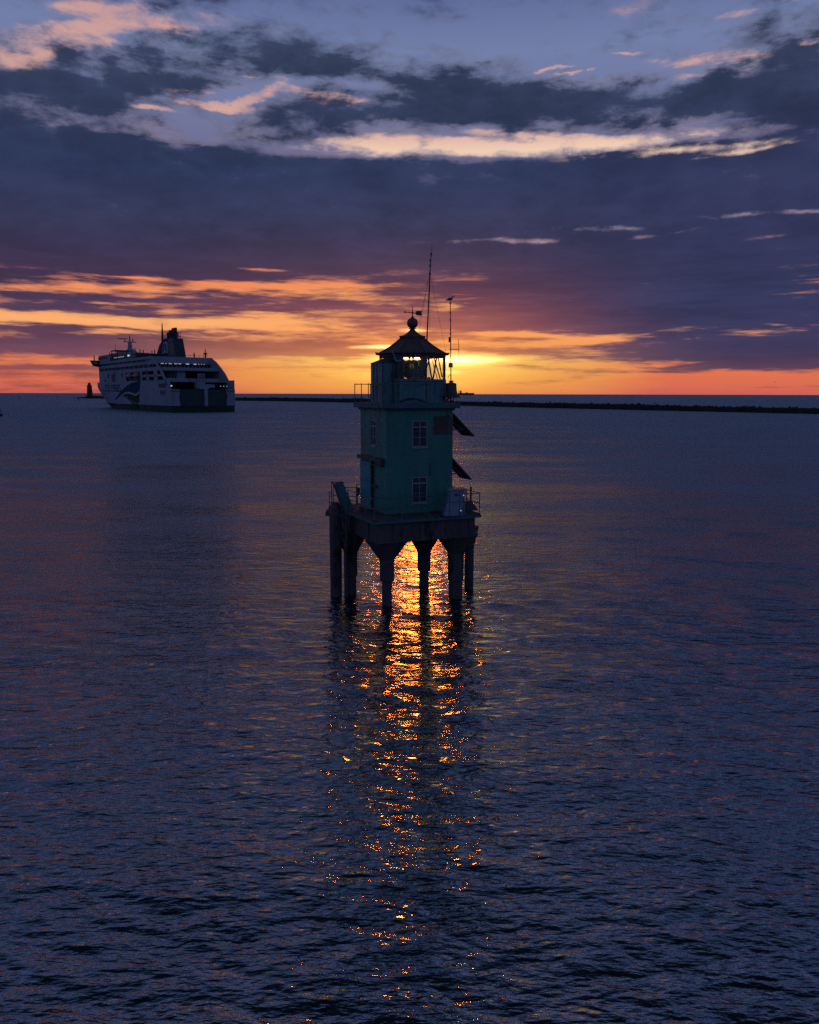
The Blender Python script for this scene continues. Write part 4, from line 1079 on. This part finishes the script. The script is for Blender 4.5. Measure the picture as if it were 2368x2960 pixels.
# funnel
def fprism(poly, x0, x1, name, mat, parent=FE):
    m = MB(); m.prism(poly, x0, x1, 'x'); return m.build(name, mat, parent, bevel=0.25)
fun = fprism([(45.5, 34), (60, 34), (60, 46.5), (50.5, 46.5)], -0.8, 6.2, 'funnel', M_FUN)
fprism([(60.0, 34), (88, 34), (84.5, 39), (79, 43.5), (72, 46.3), (66, 47.2), (60.0, 47.2)], -0.6, 5.6, 'funnel_fairing', M_SHIPD, fun)
m = MB(); m.prism([(61, 37.5), (74, 37.5), (70, 44.8), (61, 44.8)], -0.74, -0.62, 'x'); m.build('funnel_panel', M_SHIP, fun)
m = MB(); m.prism([(63, 38.6), (64.4, 38.6), (66.8, 43.6), (65.4, 43.6)], -0.9, -0.75, 'x'); m.prism([(70.4, 38.6), (71.6, 38.6), (68.8, 43.6), (67.6, 43.6)], -0.9, -0.75, 'x'); m.build('funnel_emblem', M_LBLUE, fun)
for x, l, h in ((0.4, 57.5, 52.0), (1.8, 56.0, 53.2), (3.0, 55.5, 53.6), (0.4, 62, 50.8), (2.4, 63, 50.4), (3.6, 58, 52.2)):
    m = MB(); m.tube([(x, l, 46.0), (x, l, h)], 1.15, 10); m.build('exhaust_pipe', M_SHIPK, fun, smooth=True)
m = MB()
for x, l, h in ((3.2, 52, 50.6), (5.0, 51.5, 51), (3.2, 56, 50.6), (5.0, 56, 51)): m.tube([(x, l, 46.4), (x, l, h)], .14, 5)
for z in (48, 50): m.tube([(3.2, 52, z), (5, 51.5, z), (5, 56, z)], .12, 5)
m.tube([(3.2, 52, 46.6), (5, 56, 50.6)], .12, 5); m.tube([(5, 51.5, 46.6), (3.2, 52, 50)], .12, 5)
for l in (66, 69): m.tube([(0, l, 46.8), (0, l, 50.2)], .14, 5)
m.tube([(0, 66, 50), (0, 69, 50)], .12, 5); m.tube([(0, 66, 48), (0, 69, 48)], .12, 5)
m.build('funnel_ladder', M_SHIPD, fun)
m = MB(); m.tube([(0.2, 74, 44), (0.2, 73.4, 57.6)], [1.0, .25], 6); m.build('funnel_spike', M_SHIPD, fun)
m = MB()
for x in (-9, -6, -3, 0, 3, 6, 9, 12, 15): m.tube([(x, 38, 33.9), (x, 38, 35.1 + (x % 2) * .6)], .12, 4)
m.tube([(-18, 38, 35.1), (18, 38, 35.1)], .09, 4); m.build('stern_rail', M_SHIPD, FE)
m = MB(); m.lathe([(.5, 33.9), (.6, 36), (1.5, 36.2), (1.4, 36.8), (.4, 37.2), (.25, 39.5)], (16.5, 38.5), 8); m.build('stern_mast', M_SHIPD, FE)
m = MB(); m.tube([(8.6, 37.6, 33.9), (8.6, 37.6, 36.2), (8.6, 37.6, 36.9)], [.45, .45, .25], 6); m.build('vent_post', M_SHIPD, FE)
# port side details
m = MB(); m.prism([(120, 18.8), (128, 18.8), (131, 21), (130, 24.2), (124, 24.4), (123.5, 26), (119.5, 25.8), (120.5, 22)], -20.12, -19.9, 'x'); m.build('pilot_recess', M_SHIPK, FE)
for l0, l1, z0, z1 in ((101, 104.5, 21.5, 24.6), (136.5, 142, 22.0, 24.8), (146, 150, 19, 21.0), (8, 22, 14.4, 16.8)):
    m = MB(); m.box((-20.1, l0, z0), (-19.95, l1, z1)); m.build('side_opening', M_SHIPK, FE)
m = MB()
for k in range(5): m.box((-20.12, 10 + 2.2 * k, 10.2), (-20.0, 10.5 + 2.2 * k, 13.0))
m.box((-20.12, 9.5, 11.4), (-20.0, 20, 11.6)); m.build('side_grille', M_SHIPK, FE)
# wave emblem on the hull
def hullshape(top, bot, name, mat, t):
    poly = top + list(reversed(bot)); m = MB(); m.prism(poly, -20.02 - t, -20.0, 'x'); return m.build(name, mat, FE)
hullshape([(124, 6.4), (113, 10.6), (103, 13.6), (92, 16.0), (80, 17.8), (66, 18.6), (60.5, 24.4), (59, 21)], [(124, 6.0), (116, 7.5), (108, 9.5), (98, 11.8), (86, 12.0), (72, 10.6), (64, 12.2), (61, 15)], 'blue_wave_emblem', M_LBLUE, .06)
hullshape([(116, 7.4), (108, 9.0), (98, 11.2), (86, 11.6), (72, 10.0), (64, 11.6), (62, 12.8)], [(112, 7.4), (106, 8.6), (98, 10.6), (86, 10.8), (72, 9.2), (64, 10.8), (62.5, 11.6)], 'pale_wave_emblem', M_LSAND, .08)
hullshape([(108, 8.6), (98, 10.4), (86, 10.6), (72, 9.0), (63, 10.6)], [(102, 8.8), (92, 8.6), (82, 6.2), (74, 4.6), (66, 4.8)], 'green_wave_emblem', M_LGREEN, .06)
hullshape([(98, 8.4), (90, 7.8), (82, 5.4), (75, 3.9), (68, 4.3)], [(96, 7.9), (88, 6.4), (80, 3.9), (74, 1.9), (69.5, 1.2)], 'navy_wave_emblem', M_NAVY, .09)
# lettering
cu = bpy.data.curves.new('hull_name', 'FONT'); cu.body = "IRISH FERRIES"; cu.size = 6.6; cu.extrude = 0.02; cu.space_character = 1.0
ob = bpy.data.objects.new('tmp_text', cu); COL.objects.link(ob)
dg = bpy.context.evaluated_depsgraph_get(); dg.update()
me = bpy.data.meshes.new_from_object(ob.evaluated_get(dg)); bpy.data.objects.remove(ob)
xs = [v_.co.x for v_ in me.vertices]; wx = max(xs) - min(xs); sc_ = 45.0 / wx
for v_ in me.vertices:
    x, y, z = v_.co
    v_.co = (-20.10 - z, 153.0 - (x - min(xs)) * sc_, 11.9 + y * 1.15)
for v_ in me.vertices:      # follow the plating where the bow begins to narrow
    v_.co.x = -half(v_.co.y, v_.co.z) - 0.10 + (v_.co.x + 20.10) * 0.5
me.materials.append(M_NAVY)
tx_ = bpy.data.objects.new('hull_name', me); COL.objects.link(tx_); tx_.parent = FE
# lifeboats in the recess
for i, (l, z, lb) in enumerate(((85, 22.4, 'orange lifeboat stowed in the ferry\'s side recess, nearer the bow'), (69, 22.4, 'orange lifeboat stowed in the ferry\'s side recess, nearer the funnel'))):
    w_ = FE.matrix_basis if False else Matrix.Translation((fx, fy, 0)) @ Matrix.Rotation(PSI, 4, 'Z')
    p_ = w_ @ Vector((-19.7, l, z))
    e_ = empty('lifeboat', p_, PSI); tag(e_, lb, 'lifeboat', 'lifeboats on the ferry')
    m = MB(); m.tube([(0, -6.4, 0.5), (0, -5.4, .1), (0, 0, 0), (0, 5.4, .1), (0, 6.4, .5)], [.2, 1.2, 1.6, 1.2, .2], 10); m.build('boat_hull', M_ORANGE, e_, smooth=True)
    m = MB(); m.box((-.9, -3.2, 1.0), (.9, 3.2, 1.9)); m.build('canopy', M_SHIP, e_, bevel=.3)
# funnel smoke
sm = bpy.data.materials.new('exhaust_smoke'); sm.use_nodes = True; T = NT(sm.node_tree); T.n.clear()
out = T.node('ShaderNodeOutputMaterial'); vol = T.node('ShaderNodeVolumePrincipled'); T.l.new(vol.outputs[0], out.inputs[1])
vol.inputs['Color'].default_value = (0.35, 0.25, 0.25, 1)
c = T.node('ShaderNodeTexCoord').outputs['Object']
vol.inputs['Density'].default_value = 0.010
w_ = Matrix.Translation((fx, fy, 0)) @ Matrix.Rotation(PSI, 4, 'Z')
m = MB(); m.tube([w_ @ Vector(p) for p in ((-1, 57, 54), (-1, 62, 57), (-2, 72, 60), (-3, 84, 62))], [2.0, 3.6, 5, 5], 10)
o = m.build('smoke', sm); tag(o, 'faint brown exhaust smoke drifting from the ferry funnel', 'smoke', kind='stuff')

# ------------------------------------------------------------------ long sea wall with rubble along its top
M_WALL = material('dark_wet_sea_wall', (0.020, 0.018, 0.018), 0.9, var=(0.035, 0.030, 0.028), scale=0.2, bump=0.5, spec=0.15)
def wallpt(px, py):
    d = ray(px, py); t = -CAM_H / d.z; return Vector((0, 0, CAM_H)) + d * t
def ztop(px, pb, pt):
    b_ = wallpt(px, pb); return P(px, pt, b_.y + 3).z
ctrl = [(120, 1151.6, 1147.5)] if False else []
wall_ctrl = [(217, 1151.0, 1150.2), (232, 1151.4, 1147.4), (260, 1152.0, 1145.2), (400, 1154, 1146.0), (560, 1156.5, 1147.4), (690, 1158.5, 1148.0), (860, 1160.5, 1148.8), (1070, 1165, 1152.0), (1310, 1170.5, 1158.0),
             (1500, 1176, 1161.5), (1750, 1181.5, 1165.5), (2000, 1187.0, 1171.5), (2368, 1194.8, 1177.5), (2700, 1202.5, 1183.5), (3300, 1218, 1196)]
rng = random.Random(5)
m = MB(); secs = []
for i in range(len(wall_ctrl) - 1):
    a = wall_ctrl[i]; b_ = wall_ctrl[i + 1]; n = max(2, int((b_[0] - a[0]) / 3.2))
    for k in range(n):
        t = k / n; px = a[0] + (b_[0] - a[0]) * t; pb = a[1] + (b_[1] - a[1]) * t; pt = a[2] + (b_[2] - a[2]) * t
        g_ = wallpt(px, pb); zt = ztop(px, pb, pt)
        secs.append((g_, max(zt, .3)))
vs = []; fs = []
bumpv = 0
for g_, zt in secs:
    bumpv = bumpv * 0.55 + rng.uniform(-1, 1) * 0.5
    j = max(-0.25, bumpv) * 1.0 + (rng.random() < .13) * rng.uniform(.3, 1.3)
    zt = zt - .5
    back = Vector((g_.x, g_.y, 0)).normalized() * 1.0
    vs += [(g_.x, g_.y, -1.5), (g_.x + back.x * 1.2, g_.y + back.y * 1.2, zt * .55 + rng.uniform(-.15, .15)), (g_.x + back.x * 2.2, g_.y + back.y * 2.2, zt * .86), (g_.x + back.x * 3.2, g_.y + back.y * 3.2, zt * .88),
           (g_.x + back.x * 5, g_.y + back.y * 5, zt + j), (g_.x + back.x * 6.5, g_.y + back.y * 6.5, zt + j * .6), (g_.x + back.x * 12, g_.y + back.y * 12, -1.5)]
n7 = 7
for i in range(len(secs) - 1):
    for k in range(n7 - 1): fs.append((i * n7 + k, i * n7 + k + 1, (i + 1) * n7 + k + 1, (i + 1) * n7 + k))
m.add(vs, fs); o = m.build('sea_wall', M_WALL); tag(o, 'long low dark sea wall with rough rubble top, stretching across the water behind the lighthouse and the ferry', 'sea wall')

# far red lighthouse at the wall's end
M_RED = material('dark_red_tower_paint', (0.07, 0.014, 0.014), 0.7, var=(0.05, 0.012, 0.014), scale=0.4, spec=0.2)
base = wallpt(257, 1152.0)
d_ = (Vector((base.x, base.y, 0)).length); kk = base.y * 0.99 / F_PX
bz = P(257, 1147, base.y).z
e_ = empty('red_lighthouse', (P(257, 1147, base.y).x, base.y + 6, max(bz, 0.5)))
tag(e_, 'small dark red lighthouse far off at the wall end, left of the ferry', 'lighthouse')
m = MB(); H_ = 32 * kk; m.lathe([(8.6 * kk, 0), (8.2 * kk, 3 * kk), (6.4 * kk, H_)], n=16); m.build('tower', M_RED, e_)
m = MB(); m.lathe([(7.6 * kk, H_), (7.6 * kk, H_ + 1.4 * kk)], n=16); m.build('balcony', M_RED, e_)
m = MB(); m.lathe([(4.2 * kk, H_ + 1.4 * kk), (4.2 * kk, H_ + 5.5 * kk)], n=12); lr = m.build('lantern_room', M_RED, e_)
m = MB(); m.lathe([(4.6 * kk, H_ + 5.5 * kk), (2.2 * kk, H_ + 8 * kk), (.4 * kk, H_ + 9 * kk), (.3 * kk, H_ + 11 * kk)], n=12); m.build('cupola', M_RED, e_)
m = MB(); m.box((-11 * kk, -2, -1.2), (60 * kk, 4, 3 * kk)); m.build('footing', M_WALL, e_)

# buoys
M_BUOY = material('dark_buoy_paint', (0.015, 0.03, 0.03), 0.6, var=(0.02, 0.02, 0.025), scale=1)
def buoy(px, pb, pt, label, wpx):
    g_ = wallpt(px, pb); k_ = g_.y * .99 / F_PX; H = (pb - pt) * k_; w = wpx * k_ / 2
    e_ = empty('buoy', g_); tag(e_, label, 'buoy')
    m = MB(); m.lathe([(w * .8, -.3), (w, .1 * H), (w * .95, .2 * H), (w * .3, .24 * H)], n=14); m.build('float', M_BUOY, e_, smooth=True)
    m = MB()
    for k in range(4):
        a = k * pi / 2 + .4; m.tube([(w * .65 * cos(a), w * .65 * sin(a), .2 * H), (w * .25 * cos(a), w * .25 * sin(a), .78 * H)], w * .09, 5)
    m.lathe([(w * .4, .5 * H), (w * .4, .56 * H)], n=8)
    m.build('cage', M_BUOY, e_)
    m = MB(); m.lathe([(w * .3, .76 * H), (w * .34, .84 * H), (w * .1, H)], n=10); m.build('top_mark', M_BUOY, e_)
buoy(-1, 1202, 1176, 'nearest and largest buoy, dark with an open cage, left of the ferry', 18)
buoy(55, 1151.5, 1144, 'small dark cone buoy in open water beyond the caged buoy', 4.5)
buoy(110, 1146, 1139.5, 'tiniest buoy, close under the horizon, farther out than the cone buoy', 2.6)
buoy(227, 1157, 1150.5, 'small dark buoy against the rocks at the foot of the red lighthouse', 4.5)

# cargo ship on the horizon
M_CARGO = material('hazy_cargo_ship', (0.05, 0.03, 0.03), 0.8)
Yc = 9000.0; k_ = Yc / F_PX; c0 = P(1348, 1138, Yc)
e_ = empty('cargo_ship', (c0.x, Yc, 0)); tag(e_, 'tiny cargo ship in silhouette on the horizon right of the bell', 'ship')
m = MB(); m.prism([(-22 * k_, -5), (21 * k_, -5), (23 * k_, c0.z + 3.2 * k_), (20.5 * k_, c0.z + 2.0 * k_), (-23 * k_, c0.z + 2.0 * k_)], -14, 14, 'y'); m.build('cargo_hull', M_CARGO, e_)
m = MB(); m.box((-18 * k_, -12, c0.z + 2 * k_), (-13.5 * k_, 12, c0.z + 7.5 * k_)); m.box((-17.5 * k_, -14, c0.z + 7.5 * k_), (-13.8 * k_, 14, c0.z + 8.6 * k_)); m.build('deckhouse', M_CARGO, e_)
m = MB(); m.box((-21.6 * k_, -4, c0.z + 2 * k_), (-20 * k_, 4, c0.z + 9.4 * k_)); m.build('ship_funnel', M_CARGO, e_)
m = MB(); m.prism([(-1.5 * k_, c0.z + 2 * k_), (4 * k_, c0.z + 2 * k_), (3 * k_, c0.z + 4.2 * k_), (0, c0.z + 4.2 * k_)], -10, 10, 'y'); m.build('deck_cargo', M_CARGO, e_)

# two people on the sea wall
M_COAT = material('dark_coat', (0.012, 0.012, 0.02), 0.9); M_SKIN = material('skin', (0.20, 0.12, 0.09), 0.6); M_TROU = material('dark_trousers', (0.01, 0.01, 0.014), 0.9)
def person(pos, label, rz, h=1.75):
    e_ = empty('person', pos, rz); tag(e_, label, 'person', 'people on the sea wall')
    joints = {'pel': (0, 0, .53), 'wai': (0, 0, .60), 'che': (0, .005, .73), 'nek': (0, 0, .84), 'nk2': (0, -.003, .88), 'hed': (0, -.008, .935), 'top': (0, 0, .985),
              'hl': (.055, 0, .50), 'kl': (.06, -.01, .28), 'al': (.06, .01, .05), 'tl': (.062, -.05, .02), 'hr': (-.055, 0, .50), 'kr': (-.06, .02, .28), 'ar': (-.06, .03, .05), 'tr': (-.062, -.03, .02),
              'sl': (.105, 0, .81), 'el': (.135, .01, .64), 'wl': (.125, -.03, .50), 'gl': (.122, -.04, .45), 'sr': (-.105, 0, .81), 'er': (-.135, .01, .64), 'wr': (-.125, -.03, .50), 'gr': (-.122, -.04, .45)}
    rad = {'pel': .085, 'wai': .078, 'che': .092, 'nek': .04, 'nk2': .032, 'hed': .052, 'top': .030, 'hl': .055, 'kl': .036, 'al': .026, 'tl': .022, 'hr': .055, 'kr': .036, 'ar': .026, 'tr': .022,
           'sl': .042, 'el': .030, 'wl': .020, 'gl': .022, 'sr': .042, 'er': .030, 'wr': .020, 'gr': .022}
    ed = [('pel', 'wai'), ('wai', 'che'), ('che', 'nek'), ('nek', 'nk2'), ('nk2', 'hed'), ('hed', 'top'), ('pel', 'hl'), ('hl', 'kl'), ('kl', 'al'), ('al', 'tl'), ('pel', 'hr'), ('hr', 'kr'), ('kr', 'ar'), ('ar', 'tr'),
          ('che', 'sl'), ('sl', 'el'), ('el', 'wl'), ('wl', 'gl'), ('che', 'sr'), ('sr', 'er'), ('er', 'wr'), ('wr', 'gr')]
    nm = list(joints)
    me = bpy.data.meshes.new('body'); me.from_pydata([tuple(c * h for c in joints[k]) for k in nm], [(nm.index(a), nm.index(b)) for a, b in ed], [])
    o = bpy.data.objects.new('body', me); COL.objects.link(o); o.parent = e_
    sk = o.modifiers.new('skin', 'SKIN'); me.skin_vertices.new() if not me.skin_vertices else None
    for i, k in enumerate(nm):
        me.skin_vertices[0].data[i].radius = (rad[k] * h, rad[k] * h); me.skin_vertices[0].data[i].use_root = (k == 'pel')
    o.modifiers.new('sub', 'SUBSURF').levels = 1
    me.materials.append(M_COAT)
    m = MB(); m.lathe([(.02 * h, .995 * h), (.048 * h, .975 * h), (.058 * h, .94 * h), (.050 * h, .915 * h)], n=10); m.build('hair', M_TROU, e_, smooth=True)
for px, lb, rz, hh in ((1891.8, 'person in dark clothes on the sea wall at the right, the left of a pair', .5, 1.85), (1895.3, 'person in dark clothes on the sea wall at the right, the right of a pair', 2.6, 1.6)):
    g_ = wallpt(px, 1184.2); back = Vector((g_.x, g_.y, 0)).normalized()
    q_ = P(px, 1168.4, g_.y + 3); person((q_.x, q_.y, q_.z - .15), lb, rz, hh)

# gulls in flight
def flying(px, py, Y, span, label, dihed=.3, rz=0.0):
    c = P(px, py, Y); e_ = empty('gull', c, rz); tag(e_, label, 'gull', 'gulls flying over the water')
    s = span / 2
    m = MB(); m.tube([(0, -.28 * s, 0), (0, -.15 * s, .02 * s), (0, .1 * s, 0), (0, .3 * s, 0), (0, .42 * s, .01)], [.02 * s, .06 * s, .07 * s, .05 * s, .015 * s], 8); m.build('body', M_GULL, e_, smooth=True)
    for k in (-1, 1):
        m = MB()
        top = [(0, -.13), (.45, -.17), (.8, -.10), (1.0, .06)]; bt = [(0, .15), (.45, .08), (.8, .10), (1.0, .08)]
        zz = [0, dihed * .55, dihed * .6, dihed * .3]
        vs = []; 
        for i in range(4):
            for (x, y) in (top[i], bt[i]):
                vs.append((k * x * s, y * s, zz[i] * s + .012 * s)); vs.append((k * x * s, y * s, zz[i] * s - .012 * s))
        fs = []
        for i in range(3):
            a = i * 4; b2 = a + 4
            fs += [(a, b2, b2 + 2, a + 2), (a + 1, a + 3, b2 + 3, b2 + 1), (a, a + 1, b2 + 1, b2), (a + 2, b2 + 2, b2 + 3, a + 3)]
        fs += [(0, 2, 3, 1), (12, 13, 15, 14)]
        m.add(vs, fs); m.build('wing', M_GULLW, e_)
flying(2241, 1105, 330, 1.4, 'gull with arched wings flying low above the horizon near the right edge', .55, .4)
flying(2354, 1085, 300, 1.4, 'gull with level wings flying at the right edge of the sky', .12, .2)
flying(1621, 1128, 420, 1.3, 'tiny gull low over the horizon between the bell and the right edge', .4, .8)
flying(75, 1100, 420, 1.3, 'tiny gull in the orange sky above the small buoy at the left', .4, .3)
flying(735, 1105, 420, 1.2, 'tiny gull flying just right of the ferry stern', .3, .5)
flying(862, 1129, 420, 1.2, 'tiny gull close above the horizon midway between ferry and green lighthouse', .5, 1.2)
